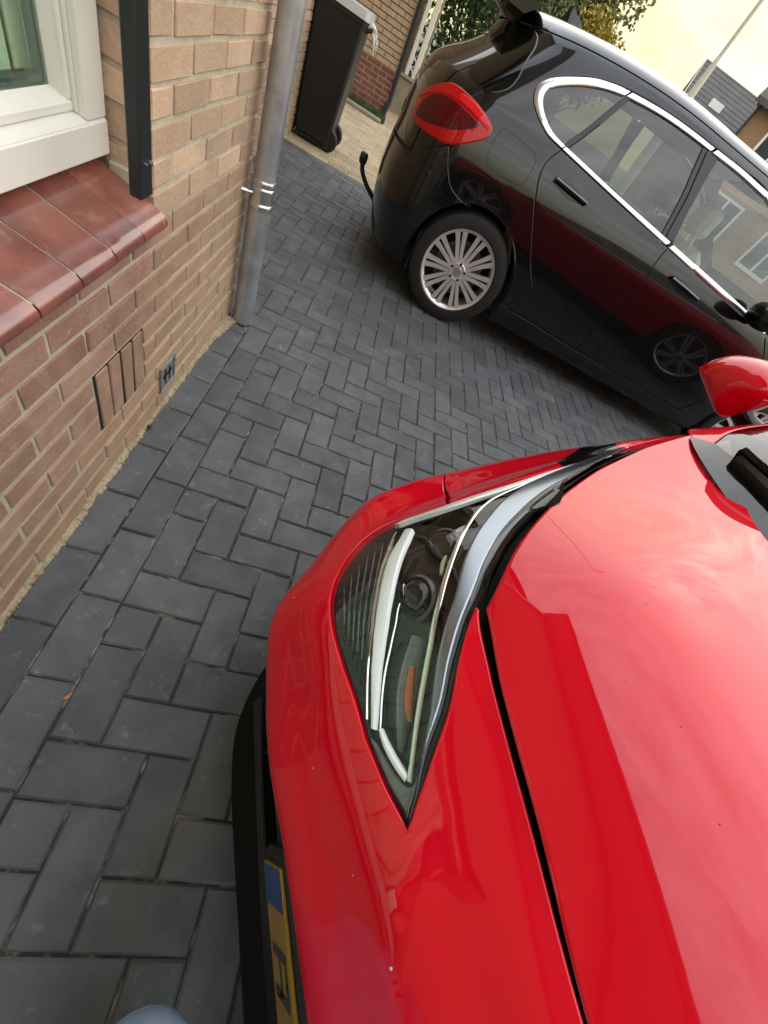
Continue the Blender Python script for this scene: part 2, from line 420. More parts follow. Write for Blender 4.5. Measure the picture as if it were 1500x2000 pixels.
def shell_fn(sec, pr, pf, dz=None):
    """car body: sec rows (half width, z, rear x, rear corner length, front x, front corner length) from sill to roof centre.
    s runs from the rear centre line along one side to the front centre line; t is the distance up the section; y<0 for s>0"""
    A = np.array(sec, float); T = np.r_[0, np.cumsum(np.hypot(np.diff(A[:, 0]), np.diff(A[:, 1])))]
    cols = [smooth1(T, A[:, k], 0.018) for k in range(6)]
    rx, ry, Sr = corner_tab(pr, 0.5, 0.85); fx, fy, Sf = corner_tab(pf, 0.5, 0.85)
    tt = np.linspace(T[0], T[-1], 800); zz = cols[1](tt)
    def fn(s, t):
        s = np.atleast_1d(np.asarray(s, float)); t = np.atleast_1d(np.asarray(t, float)); sg = np.where(s < 0, 1.0, -1.0); s = np.abs(s)
        w, z, xr, lr, xf, lf = (c(t) for c in cols); w = np.maximum(w, 0)
        x1, x2 = xr + lr, xf - lf; ln = x2 - x1; q = np.clip(s / Sr, 0, 1); qf = np.clip((Sr + ln + Sf - s) / Sf, 0, 1)
        side = s - Sr; x = np.where(s < Sr, xr + lr * rx(q), np.where(side < ln, x1 + side, xf - lf * fx(qf)))
        y = np.where(s < Sr, w * ry(q), np.where(side < ln, w, w * fy(qf)))
        if dz is not None: z = z + dz(x, y, z)
        return np.c_[x, y * sg, z]
    def inv(x, z):
        t = float(np.interp(z, zz, tt)); w, _, xr, lr, xf, lf = (float(c(t)) for c in cols); return np.array([Sr + x - (xr + lr), t])
    def front(q, z):
        t = float(np.interp(z, zz, tt)); w, _, xr, lr, xf, lf = (float(c(t)) for c in cols); return np.array([Sr + (xf - lf) - (xr + lr) + Sf * (1 - q), t])
    tz = lambda z: float(np.interp(z, zz, tt))
    return fn, inv, front, tz, Sr, Sf, T
# ================================================================== materials of the setting
def brick_tex(name, c1, c2, mortar, ax='y', bw=0.22, rh=0.0625, ms=0.006, plinth=None):
    m = bpy.data.materials.new(name); m.use_nodes = True; nt = m.node_tree; b = nt.nodes['Principled BSDF']
    t = N(nt, 'ShaderNodeTexCoord'); sp = N(nt, 'ShaderNodeSeparateXYZ'); L(nt, t.outputs['Object'], sp.inputs[0])
    cb = N(nt, 'ShaderNodeCombineXYZ'); L(nt, sp.outputs[1 if ax == 'y' else 0], cb.inputs[0]); L(nt, sp.outputs[2], cb.inputs[1])
    k = N(nt, 'ShaderNodeTexBrick'); k.inputs['Scale'].default_value = 1.0; k.inputs['Brick Width'].default_value = bw; k.inputs['Row Height'].default_value = rh
    k.inputs['Mortar Size'].default_value = ms; k.inputs['Color1'].default_value = tuple(c1) + (1,); k.inputs['Color2'].default_value = tuple(c2) + (1,); k.inputs['Mortar'].default_value = tuple(mortar) + (1,)
    L(nt, cb.outputs[0], k.inputs['Vector'])
    n = N(nt, 'ShaderNodeTexNoise'); n.inputs['Scale'].default_value = 9; n.inputs['Detail'].default_value = 6; L(nt, t.outputs['Object'], n.inputs['Vector'])
    x = N(nt, 'ShaderNodeMix', data_type='RGBA', blend_type='MULTIPLY'); x.inputs[0].default_value = 0.5; L(nt, k.outputs[0], x.inputs[6]); L(nt, n.outputs['Color'], x.inputs[7])
    L(nt, x.outputs[2], b.inputs['Base Color']); b.inputs['Roughness'].default_value = 0.9
    bp = N(nt, 'ShaderNodeBump'); bp.inputs['Distance'].default_value = 0.006; bp.invert = True; L(nt, k.outputs['Fac'], bp.inputs['Height']); L(nt, bp.outputs[0], b.inputs['Normal'])
    return m
M_paver = pm('anthracite_paver', (0.076, 0.083, 0.090), 0.72, var=((0.114, 0.122, 0.128), 9, 0.42, 0.75), var2=((0.22, 0.23, 0.235), 26, 0.62, 0.80), bump=(150, 0.5, 0.003), per_object=0.17, wvar=(((0.20, 0.185, 0.15), 2.6, 0.50, 0.80, 0.55), ((0.035, 0.037, 0.04), 1.3, 0.56, 0.75, 0.6), ((0.30, 0.30, 0.29), 45, 0.66, 0.76, 0.6)), rvar=(14, 0.55, 0.85))
M_joint = pm('joint_sand', (0.040, 0.038, 0.035), 0.95, var=((0.34, 0.28, 0.19), 16, 0.52, 0.66), bump=(120, 0.8, 0.01))
M_tan = pm('tan_paver', (0.40, 0.31, 0.19), 0.85, var=((0.30, 0.24, 0.16), 12, 0.4, 0.7), bump=(90, 0.4, 0.003), per_object=0.16)
M_tanjoint = pm('tan_joint', (0.24, 0.19, 0.12), 0.95)
M_sand = pm('sand', (0.44, 0.35, 0.23), 0.95, var=((0.24, 0.19, 0.13), 60, 0.45, 0.7), bump=(200, 0.8, 0.006))
M_mortar = pm('mortar', (0.52, 0.46, 0.355), 0.95, var=((0.40, 0.35, 0.26), 18, 0.4, 0.7), bump=(160, 0.5, 0.004))
M_buff = pm('buff_brick', (0.54, 0.38, 0.255), 0.9, var=((0.47, 0.31, 0.205), 10, 0.4, 0.7), var2=((0.60, 0.48, 0.35), 22, 0.60, 0.85), bump=(90, 0.7, 0.005), per_object=0.20, wvar=(((0.30, 0.22, 0.14), 3.0, 0.52, 0.75, 0.5), ((0.62, 0.54, 0.43), 30, 0.62, 0.75, 0.7)))
def red_brick_mat():
    """red-brown brick; cement and sand haze smeared over the bricks near the paving and towards the corner"""
    m = pm('red_brown_brick', (0.30, 0.155, 0.112), 0.88, var=((0.37, 0.225, 0.165), 9, 0.38, 0.68), var2=((0.44, 0.31, 0.22), 24, 0.60, 0.82), bump=(90, 0.7, 0.005), per_object=0.25, wvar=(((0.13, 0.075, 0.06), 5.0, 0.55, 0.75, 0.6), ((0.55, 0.45, 0.33), 38, 0.63, 0.74, 0.8)))
    nt = m.node_tree; b = nt.nodes['Principled BSDF']; src = b.inputs['Base Color'].links[0].from_socket
    g = N(nt, 'ShaderNodeNewGeometry'); sp = N(nt, 'ShaderNodeSeparateXYZ'); L(nt, g.outputs['Position'], sp.inputs[0])
    a = N(nt, 'ShaderNodeMapRange'); a.inputs[1].default_value = 0.50; a.inputs[2].default_value = 0.0; a.inputs[3].default_value = 0.0; a.inputs[4].default_value = 0.62; L(nt, sp.outputs[2], a.inputs[0])
    c = N(nt, 'ShaderNodeMapRange'); c.inputs[1].default_value = 0.85; c.inputs[2].default_value = 1.45; c.inputs[3].default_value = 0.0; c.inputs[4].default_value = 0.62; L(nt, sp.outputs[1], c.inputs[0])
    ad = N(nt, 'ShaderNodeMath', operation='ADD'); L(nt, a.outputs[0], ad.inputs[0]); L(nt, c.outputs[0], ad.inputs[1])
    n = N(nt, 'ShaderNodeTexNoise'); n.inputs['Scale'].default_value = 14; n.inputs['Detail'].default_value = 6; L(nt, g.outputs['Position'], n.inputs['Vector'])
    mu = N(nt, 'ShaderNodeMath', operation='MULTIPLY_ADD'); mu.inputs[1].default_value = 1.1; mu.inputs[2].default_value = -0.55; L(nt, n.outputs['Fac'], mu.inputs[0])
    s2 = N(nt, 'ShaderNodeMath', operation='ADD', use_clamp=True); L(nt, ad.outputs[0], s2.inputs[0]); L(nt, mu.outputs[0], s2.inputs[1])
    x = N(nt, 'ShaderNodeMix', data_type='RGBA'); L(nt, s2.outputs[0], x.inputs[0]); L(nt, src, x.inputs[6]); x.inputs[7].default_value = (0.45, 0.31, 0.19, 1); L(nt, x.outputs[2], b.inputs['Base Color'])
    return m
M_redb = red_brick_mat()
M_buff_far = brick_tex('buff_brickwork', (0.50, 0.33, 0.18), (0.44, 0.28, 0.15), (0.34, 0.28, 0.20))
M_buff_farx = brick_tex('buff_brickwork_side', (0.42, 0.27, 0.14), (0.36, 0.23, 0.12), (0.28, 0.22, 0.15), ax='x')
M_rooft = pm('roof_tile', (0.06, 0.05, 0.05), 0.8, var=((0.09, 0.075, 0.07), 3, 0.4, 0.7))
M_zinc = pm('zinc_pipe', (0.48, 0.51, 0.54), 0.38, 0.7, var=((0.34, 0.36, 0.39), 9, 0.4, 0.7), var2=((0.33, 0.12, 0.17), 5, 0.62, 0.78), rvar=(11, 0.28, 0.5))  # red patches paint the red car's reflection onto the zinc
M_zinc2 = pm('zinc_clamp', (0.62, 0.63, 0.62), 0.25, 0.9)
M_white = pm('cream_paint', (0.76, 0.745, 0.68), 0.45, var=((0.70, 0.67, 0.58), 8, 0.5, 0.8), bump=(30, 0.05, 0.002))
M_blackm = pm('black_coated_metal', (0.014, 0.016, 0.018), 0.42)
M_tile = pm('red_glazed_tile', (0.26, 0.080, 0.055), 0.30, coat=1.0, coat_rough=0.12, coat_ior=1.6, var=((0.15, 0.045, 0.035), 7, 0.38, 0.62), var2=((0.42, 0.21, 0.16), 22, 0.60, 0.8), bump=(45, 0.22, 0.002), per_object=0.26, rvar=(20, .2, .45))
M_dark = pm('dark_void', (0.006, 0.006, 0.006), 0.9)
M_plate = pm('grey_plate', (0.30, 0.30, 0.29), 0.5, 0.4, var=((0.16, 0.15, 0.14), 40, 0.45, 0.65))
M_pane = glass_mat('window_pane', (0.86, 0.93, 0.88), 0.0, 1.5)
M_blind = pm('pale_green_blind', (0.72, 0.80, 0.66), 0.8)
M_roomdk = pm('dark_room_backing', (0.10, 0.13, 0.12), 0.8)
M_ground = pm('ground', (0.13, 0.125, 0.11), 0.95, var=((0.09, 0.10, 0.07), 0.3, 0.4, 0.7))
M_binp = pm('dark_bin_plastic', (0.010, 0.011, 0.012), 0.48, bump=(80, 0.1, 0.001))
M_binl = pm('grey_bin_lid', (0.36, 0.36, 0.33), 0.5)
M_leaf = pm('dark_leaf', (0.028, 0.062, 0.014), 0.55, var=((0.060, 0.105, 0.024), 1.5, 0.4, 0.65))
M_leaf2 = pm('olive_leaf', (0.13, 0.13, 0.030), 0.55, var=((0.22, 0.18, 0.045), 1.2, 0.4, 0.65))
M_leafy = pm('yellow_leaf', (0.36, 0.27, 0.04), 0.55, var=((0.20, 0.19, 0.035), 1.5, 0.45, 0.65))
M_bark = pm('bark', (0.07, 0.05, 0.035), 0.9, bump=(30, 0.6, 0.02))
M_grass = pm('grass', (0.05, 0.10, 0.02), 0.7)
M_stone = pm('step_stone', (0.30, 0.26, 0.19), 0.85, var=((0.22, 0.19, 0.14), 6, 0.4, 0.7))
M_lamp = pm('pale_lamp_post', (0.50, 0.48, 0.40), 0.5)
# ================================================================== ground and paving
ground = MB().add([(-300, -300, -0.06), (500, -300, -0.06), (500, 500, -0.06), (-300, 500, -0.06)], [(0, 1, 2, 3)]).build('ground', M_ground); tag(ground, kind='structure', label='flat ground reaching to the horizon')
drive = boxo('driveway', -0.56, 5.7, -2.3, 4.955, -0.05, -0.0052, M_joint); tag(drive, kind='structure', label='driveway laid with anthracite pavers in herringbone bond')
npath = boxo('neighbour_path', -7.0, 5.7, 4.956, 12.5, -0.05, -0.0052, M_tanjoint); tag(npath, kind='structure', label='path of tan pavers behind the dark driveway')
W = 0.105
def paver_mesh(name, lx, ly, mat, seed, c=0.0045, h=0.06, jit=0.0009):
    r = random.Random(seed); j = lambda: r.uniform(-jit, jit)
    V = []
    for z, k in ((-h, 0.0), (-c, 0.0), (0.0, c)):
        for sx, sy in ((-1, -1), (1, -1), (1, 1), (-1, 1)): V.append((sx * (lx / 2 - k) + j(), sy * (ly / 2 - k) + j(), z + (0 if z < -c else j() * 0.5)))
    F = [(8, 9, 10, 11)]
    for a in (0, 4): F += [(a + i, a + (i + 1) % 4, a + 4 + (i + 1) % 4, a + 4 + i) for i in range(4)]
    me = bpy.data.meshes.new(name); me.from_pydata(V, [], F); me.materials.append(mat); me.update(); return me
G_ = 0.0042
PL = {}
def pmesh(lx, ly, k, mat=None):
    key = (round(lx, 3), round(ly, 3), k, (mat or M_paver).name)
    if key not in PL: PL[key] = paver_mesh('paver', lx - G_, ly - G_, mat or M_paver, hash(key) % 9999)
    return PL[key]
spots = []                                   # (x, y, lx, ly)
for u in range(-6, 54):
    for v in range(-22, 48):
        def cell(a, b):
            if a >= 2: return -22 <= b < 47 and a < 54
            return b >= 17 and a >= -5 and b < 47
        r = (v - u) % 4
        if r == 1:
            A, B = cell(u, v), cell(u + 1, v)
            if A and B: spots.append(((u + 1) * W, (v + .5) * W, 2 * W, W))
            elif A: spots.append(((u + .5) * W, (v + .5) * W, W, W))
            elif B: spots.append(((u + 1.5) * W, (v + .5) * W, W, W))
        if r == 2:
            A, B = cell(u, v), cell(u, v + 1)
            if A and B: spots.append(((u + .5) * W, (v + 1) * W, W, 2 * W))
            elif A: spots.append(((u + .5) * W, (v + .5) * W, W, W))
            elif B: spots.append(((u + .5) * W, (v + 1.5) * W, W, W))
for k in range(-11, 8):
    y = 0.226 + 0.2085 * k
    if y < 1.6: spots.append((0.0555, y + 0.1043, 0.101, 0.2085))
    y = 0.113 + 0.2085 * k
    if y < 1.58: spots.append((0.158, y + 0.1043, 0.105, 0.2085))
spots.append((0.06, 1.712, 0.085, 0.055))
def vis(sp):
    x, y, z = project((sp[0], sp[1], 0))
    if z < 0.1: return 0
    q = [project((sp[0] + a * sp[2] / 2, sp[1] + b * sp[3] / 2, 0))[:2] for a, b in ((-1, -1), (1, -1), (1, 1), (-1, 1))]
    ar = abs(area2(np.array(q)))
    vis_frame = -60 < x < 1560 and -60 < y < 2100
    # hidden under the two cars
    red = ((sp[0] - .72) * .927 + (sp[1] + .39) * .375) > 0.25 and abs(-(sp[0] - .72) * .375 + (sp[1] + .39) * .927) < 0.78
    blk = sp[1] > 3.3 and sp[0] > 0.7
    return ar if vis_frame and not red and not blk else ar * 1e-4 if vis_frame else 0
spots.sort(key=vis, reverse=True)
rest = MB()
for i, (x, y, lx, ly) in enumerate(spots):
    zz = random.uniform(-0.0012, 0.0012); rx, ry = random.gauss(0, 0.0030), random.gauss(0, 0.0030); rz = random.gauss(0, 0.004)
    if i < 300:
        o = bpy.data.objects.new('paver', pmesh(lx, ly, i % 5)); COL.objects.link(o); o.parent = drive
        o.location = (x + random.gauss(0, .0006), y + random.gauss(0, .0006), zz); o.rotation_euler = (rx, ry, rz)
    else:
        a, b, c = (lx - G_) / 2, (ly - G_) / 2, 0.004; V = []
        for z, k in ((-0.012, 0), (-c, 0), (0, c)):
            for sx, sy in ((-1, -1), (1, -1), (1, 1), (-1, 1)):
                px, py = sx * (a - k), sy * (b - k); V.append((x + px, y + py, z + zz + px * ry * -1 + py * rx))
        F = [(8, 9, 10, 11)]
        for q in (0, 4): F += [(q + j, q + (j + 1) % 4, q + 4 + (j + 1) % 4, q + 4 + j) for j in range(4)]
        rest.add(V, F)
def paver_far_mat():
    m = pm('anthracite_pavers', (0.076, 0.083, 0.090), 0.72, var=((0.114, 0.122, 0.128), 9, 0.42, 0.75), var2=((0.22, 0.23, 0.235), 26, 0.62, 0.80), bump=(150, 0.5, 0.003), wvar=(((0.20, 0.185, 0.15), 2.6, 0.50, 0.80, 0.55), ((0.035, 0.037, 0.04), 1.3, 0.56, 0.75, 0.6), ((0.30, 0.30, 0.29), 45, 0.66, 0.76, 0.6)), rvar=(14, 0.55, 0.85))
    nt = m.node_tree; b = nt.nodes['Principled BSDF']; src = b.inputs['Base Color'].links[0].from_socket
    g = N(nt, 'ShaderNodeNewGeometry'); mr = N(nt, 'ShaderNodeMapRange'); mr.inputs[3].default_value = 0.8; mr.inputs[4].default_value = 1.2; L(nt, g.outputs['Random Per Island'], mr.inputs[0])
    hs = N(nt, 'ShaderNodeHueSaturation'); L(nt, mr.outputs[0], hs.inputs['Value']); L(nt, src, hs.inputs['Color']); L(nt, hs.outputs[0], b.inputs['Base Color']); return m
pr_ = rest.build('pavers', paver_far_mat(), drive); tag(pr_, kind='stuff', label='the remaining anthracite pavers of the driveway')
# tan pavers of the neighbour, laid in rows
k = 0
trest = MB()
for j in range(70):
    for i in range(-4, 26):
        x = i * 0.21 + (0.105 if j % 2 else 0); y = 4.965 + 0.0535 + j * 0.107
        if y > 12.4: continue
        if x < 1.2 and y < 8.4 and x > -0.7:
            o = bpy.data.objects.new('paver', pmesh(0.21, 0.107, k % 4, M_tan)); COL.objects.link(o); o.parent = npath; k += 1
            o.location = (x, y, random.uniform(-.0015, .0015)); o.rotation_euler = (random.gauss(0, .004), random.gauss(0, .004), 0)
        else: trest.box(x - .103, x + .103, y - .0515, y + .0515, -0.02, random.uniform(-.0015, .0015))
trest.build('pavers', M_tan, npath)['kind'] = 'stuff'
# sand and cement crumbs along the foot of the wall
sv, sf = [], []; n = 1100
for i in range(n):
    y = -0.6 + 2.37 * i / (n - 1); w = 0.011 + 0.011 * noise.noise((y * 5.3, 1.3, 0)) + 0.007 * noise.noise((y * 29, 4, 0)) + 0.006 * noise.noise((y * 97, 9, 0)) + 0.004 * noise.noise((y * 260, 2, 0)) + (0.03 * max(0, (y - 1.55) / 0.2) if y > 1.55 else 0)
    w = max(w, 0.003)
    for x, z in ((-0.02, 0.013), (0.002, 0.009), (w * 0.55, 0.006), (w, 0.002), (w + 0.004, -0.006)):
        sv.append((x + 0.003 * noise.noise((y * 60, x * 90, 2)), y, z + 0.004 * noise.noise((y * 130, x * 220, 5))))
for i in range(n - 1):
    for j in range(4): sf.append((i * 5 + j, i * 5 + j + 1, (i + 1) * 5 + j + 1, (i + 1) * 5 + j))
sandw = MB().add(sv, sf)
for i in range(1100):
    y = random.uniform(-0.5, 1.78); x = abs(random.gauss(0.006, 0.013)); s = random.uniform(0.0007, 0.0022)
    if i < 220: y = random.uniform(1.68, 1.86); x = random.uniform(0.0, 0.16) if y > 1.74 else random.uniform(0, 0.06)
    sandw.add([(x - s, y, -.002), (x, y - s * 1.3, -.002), (x + s * 1.1, y, -.002), (x, y + s, -.002), (x + s * .2, y, .002 + s * 1.2)], [(0, 1, 4), (1, 2, 4), (2, 3, 4), (3, 0, 4)])
so = sandw.build('sand', M_sand); tag(so, 'sand and cement crumbs along the foot of the brick wall', 'sand', kind='stuff')
# moss tuft and leaf litter on the paving
tuft = MB()
for i in range(60):
    a = random.uniform(0, 6.28); r = random.uniform(0, .014); x, y = 0.012 + r * math.cos(a) * .6, 0.93 + r * math.sin(a) * 1.4; h = random.uniform(.006, .018)
    tuft.add([(x - .0012, y, 0), (x + .0012, y, 0), (x + random.gauss(0, .005), y + random.gauss(0, .006), h)], [(0, 1, 2)])
tag(tuft.build('moss', M_grass), 'tiny green moss tuft at the foot of the brick wall', 'moss', kind='stuff')
M_leafl = pm('fallen_leaf', (0.50, 0.16, 0.07), 0.7)
def leaf(px, py, l, w, ang, lab):
    c = at(px, py, 2, 0.002); b = MB(); P = []
    for i in range(9):
        t = i / 8; P.append((t - .5, math.sin(math.pi * t) * .5))
    V = [(l * x, w * y, .001 + .004 * abs(x)) for x, y in P] + [(l * x, -w * y, .001 + .003 * abs(x)) for x, y in P]
    o = b.add(V, [(i, i + 1, 10 + i, 9 + i) for i in range(8)]).build('leaf', M_leafl); o.location = c; o.rotation_euler = (0.05, 0, ang); tag(o, lab, 'leaf')
leaf(133, 1360, .022, .007, 1.0, 'small orange leaf scrap in a paver joint near the wall')
leaf(640, 992, .020, .006, 0.2, 'small brown leaf scrap in a paver joint in front of the red bumper')
# ================================================================== the house
house = empty('brick_house', (0, 0, 0)); tag(house, 'buff brick house with red-brown plinth, white window and grey drainpipe', 'house')
YE = 1.84                                    # corner of the front wall
wall = MB()
wall.box(-0.30, -0.0045, -0.9, YE - .004, -0.1, 0.632)
wall.box(-0.30, -0.0045, 1.036, YE - .004, 0.632, 0.70)
wall.box(-0.30, -0.16, -0.9, 1.036, 0.632, 0.70)
wall.box(-0.30, -0.0045, 1.036, YE - .004, 0.70, 1.56)
wall = wall.build('front_wall', M_mortar, house)
far = MB()
far.box(-0.30, 0.0, -5.5, -0.9, -0.1, 5.3); far.box(-0.30, 0.0, -0.9, YE, 2.3, 5.3); far.box(-0.3, 0, 1.03, YE, 1.56, 2.3)
far.build('upper_wall', M_buff_far, house)
boxo('gable_wall', -8.0, -0.302, YE - 0.3, YE, -0.1, 5.3, M_buff_farx, house)
BR = {}
def bmesh_brick(ln, h, d, mat, k):
    key = (round(ln, 3), round(h, 3), mat.name, k)
    if key in BR: return BR[key]
    b = MB().box(-d, 0, -ln / 2, ln / 2, 0, h, 0.0020); r = random.Random(hash(key) % 99991)
    V = [(x + (r.uniform(-.0016, .0012) if x > -.02 else 0), y + r.uniform(-.0016, .0016), z + r.uniform(-.0013, .0013)) for x, y, z in b.v]
    me = bpy.data.meshes.new('brick'); me.from_pydata(V, [], b.f); me.materials.append(mat); bm = bmesh.new(); bm.from_mesh(me); bmesh.ops.recalc_face_normals(bm, faces=bm.faces); bm.to_mesh(me); bm.free(); me.update(); BR[key] = me; return me
def lay(parent, y0, y1, k, x=0.0, skip=None, mats=None, ph=(1.24, 1.135), z0=0.002):
    z = z0 + 0.0625 * k; h = 0.0625 - 0.0120; base = ph[k % 2]; a = base - 0.22 * math.ceil((base - y0) / 0.22) 
    while a < y1:
        p, q = max(a + 0.006, y0), min(a + 0.22 - 0.006, y1); a += 0.22
        if q - p < 0.03: continue
        segs = [(p, q)]
        if skip and skip[0] < q and skip[1] > p:
            segs = [s for s in ((p, min(q, skip[0] - .005)), (max(p, skip[1] + .005), q)) if s[1] - s[0] > 0.025]
        for (p2, q2) in segs:
            o = bpy.data.objects.new('brick', bmesh_brick(q2 - p2, h, 0.102, mats[0] if k < 10 else mats[1], int(p2 * 50) % 4)); COL.objects.link(o); o.parent = parent
            o.location = (x + random.gauss(0, .0009), (p2 + q2) / 2, z + 0.0120); o.rotation_euler = (0, 0, random.gauss(0, .004))
for k in range(0, 25):
    sk = (0.700, 0.947) if k in (3, 4, 5) else None
    if k < 10: lay(wall, -0.25, YE, k, skip=sk, mats=(M_redb, M_buff))
    elif k == 10: lay(wall, 1.022, YE, k, mats=(M_redb, M_buff))
    else: lay(wall, 1.03, YE, k, mats=(M_redb, M_buff))
# air vent: upright bricks; a black plate stands in for the shaded open joints
vent = boxo('air_vent', -0.04, -0.0036, 0.698, 0.949, 0.1915, 0.378, M_dark, wall)
for i in range(4):
    y0 = 0.7085 + i * 0.0605
    o = bpy.data.objects.new('brick', bmesh_brick(0.0505, 0.178, 0.034, M_redb, i)); COL.objects.link(o); o.parent = vent; o.location = (0, y0 + 0.0253, 0.197)
# small metal cover let into the wall
pl = boxo('metal_cover', -0.02, 0.004, 1.042, 1.153, 0.072, 0.172, M_plate, wall, 0.003)
fr_ = MB(); fr_.box(0.0035, 0.009, 1.040, 1.155, 0.162, 0.174, .002); fr_.box(0.0035, 0.009, 1.040, 1.155, 0.070, 0.080, .002); fr_.box(0.0036, 0.0085, 1.040, 1.050, 0.080, 0.162, .002); fr_.box(0.0036, 0.0085, 1.145, 1.155, 0.080, 0.162, .002); fr_.build('cover_rim', M_plate, pl)
dk = MB(); dk.box(0.0038, 0.0055, 1.062, 1.132, 0.118, 0.127); dk.box(0.0038, 0.0055, 1.075, 1.086, 0.09, 0.15); dk.box(0.0038, 0.0055, 1.108, 1.118, 0.088, 0.145); dk.build('cover_slots', M_dark, pl)
# windowsill of glazed tiles
sill = boxo('windowsill', -0.14, -0.001, -0.9, 1.006, 0.6325, 0.645, M_mortar, house)
b = MB(); prof = [(-0.125, 0.722), (0.022, 0.672), (0.032, 0.667), (0.0385, 0.660), (0.040, 0.652), (0.038, 0.644), (0.028, 0.642), (-0.125, 0.694)]
w2 = 0.1178 / 2; V = [(x, sy * w2, z) for sy in (-1, 1) for x, z in prof]; m_ = len(prof)
b.add(V, [tuple(range(m_))[::-1], tuple(range(m_, 2 * m_))] + [(i, (i + 1) % m_, m_ + (i + 1) % m_, m_ + i) for i in range(m_)])
t0 = b.build('sill_tile', M_tile, sill, True)
for i in range(16):
    o = t0 if i == 0 else clone(t0, parent=sill); o.location = (random.gauss(0, .0006), 1.013 - 0.0595 - i * 0.1222, random.gauss(0, .0005)); o.rotation_euler = (0, random.gauss(0, .003), random.gauss(0, .004))
for i in range(16):
    js = MB()
    y = 1.013 - 0.0611 * 2 * (i + 1) + .0018
    js.add([(-.125, y - .002, .7205), (-.125, y + .002, .7205), (.03, y + .002, .6675), (.03, y - .002, .6675), (-.125, y - .002, .70), (-.125, y + .002, .70), (.03, y + .002, .648), (.03, y - .002, .648)], [(0, 3, 2, 1), (2, 3, 7, 6), (0, 1, 5, 4)])
    js.build('sill_joint', M_mortar, sill)
mf = MB(); mf.box(-0.09, -0.002, 1.014, 1.029, 0.69, 0.7215, .003); mf.build('mortar_fillet', M_mortar, sill)
# window
win = empty('window', (0, 0, 0), 0, house)
fb = MB(); fb.box(-0.19, -0.085, -0.9, 1.020, 0.732, 0.795, .004); fb.build('bottom_rail', M_white, win)
lb = MB(); V = [(-.0865, -.9, .7945), (-.0865, .9525, .7945), (-.12, .9525, .8045), (-.12, -.9, .8045), (-.12, -.9, .78), (-.12, .9525, .78)]
lb.add(V, [(0, 1, 2, 3), (3, 2, 5, 4), (0, 3, 4), (1, 5, 2)]); lb.build('weathered_ledge', M_white, win)
jb = MB(); jb.box(-0.19, -0.0865, 0.952, 1.0195, 0.7952, 2.2, .004); jb.build('jamb', M_white, win)
jl = MB(); jl.box(-0.19, -0.102, 0.9465, 0.9525, 0.802, 2.2, .002); jl.build('jamb_rebate', M_white, win)
sb = MB(); sb.box(-0.17, -0.108, -0.9, 0.9455, 0.8035, 0.8205, .003); sb.box(-0.17, -0.1082, 0.9335, 0.9453, 0.8200, 2.2, .003); sb.build('sash', M_white, win)
gb = MB(); V = [(-.1095, -.9, .8195), (-.1095, .9345, .8195), (-.1375, .9295, .8305), (-.1375, -.9, .8305), (-.1095, .9345, 2.2), (-.1375, .9295, 2.2)]
gb.add(V, [(0, 1, 2, 3), (1, 4, 5, 2)]); gb.build('glazing_bead', M_white, win)
boxo('pane', -0.142, -0.138, -0.9, 0.94, 0.822, 2.2, M_pane, win)
boxo('top_rail', -0.19, -0.085, -0.9, 1.02, 2.2, 2.3, M_white, win)
M_spacer = pm('glazing_spacer', (0.16, 0.19, 0.19), 0.4, 0.6)
sp_ = MB(); sp_.box(-0.154, -0.1425, 0.9165, 0.9285, .831, 2.2); sp_.box(-0.154, -0.1425, -0.9, 0.9163, .831, .842); sp_.build('spacer_bar', M_spacer, win)
boxo('inner_sill', -0.50, -0.191, -0.9, 1.02, 0.80, 0.83, M_blind, win)
bl0 = boxo('blind_slat', -0.173, -0.170, 0, 0.090, 0.838, 2.2, M_blind, win)
for i in range(16):
    o = bl0 if i == 0 else clone(bl0, parent=win); o.location = (0, 0.898 - i * 0.102, 0)
boxo('reveal_lining', -0.50, -0.191, 1.0205, 1.033, 0.80, 2.2, M_blind, win)
boxo('dark_room', -0.56, -0.505, -0.9, 1.04, 0.75, 2.25, M_roomdk, win)  # dark sheet stands in for the unlit room behind the blind
# guide rail of the outside shutter
gr = MB(); gr.box(0.026, 0.050, 0.862, 0.912, 0.742, 2.3, .003); rail = gr.build('shutter_rail', M_blackm, house)
g2 = MB(); g2.box(0.0502, 0.0525, 0.880, 0.889, 0.80, 0.803); g2.lathe([(0, .0), (.004, .0), (.004, .003), (0, .003)], 10, 'x', (0.050, 0.905, 0.80)); g2.build('rail_screw', M_zinc2, rail)
# drainpipe with clamp
PX, PY = 0.062, 1.80
dp = MB(); dp.lathe([(.0445, 0.0), (.0445, .50)], 40, 'z', (PX, PY, 0)); dp.lathe([(.0405, .50), (.0402, 5.2)], 40, 'z', (PX, PY, 0)); pipe = dp.build('drainpipe', M_zinc, house, True)
ck = MB()
ck.lathe([(.0400, .598), (.0440, .598), (.0468, .592), (.0470, .583), (.0440, .577), (.0425, .5765), (.0440, .575), (.0468, .570), (.0470, .562), (.0440, .556), (.043, .55), (.043, .522), (.0455, .52), (.0478, .514), (.0478, .504), (.0450, .498), (.0440, .497)], 40, 'z', (PX, PY, 0))
ck.build('pipe_clamp', M_zinc2, pipe, True)
MB().tube([(PX - .03, PY - .03, .545), (PX - .05, PY - .045, .545), (-0.02, PY - .062, .545)], .006, 8).build('clamp_screw', M_zinc2, pipe, True)
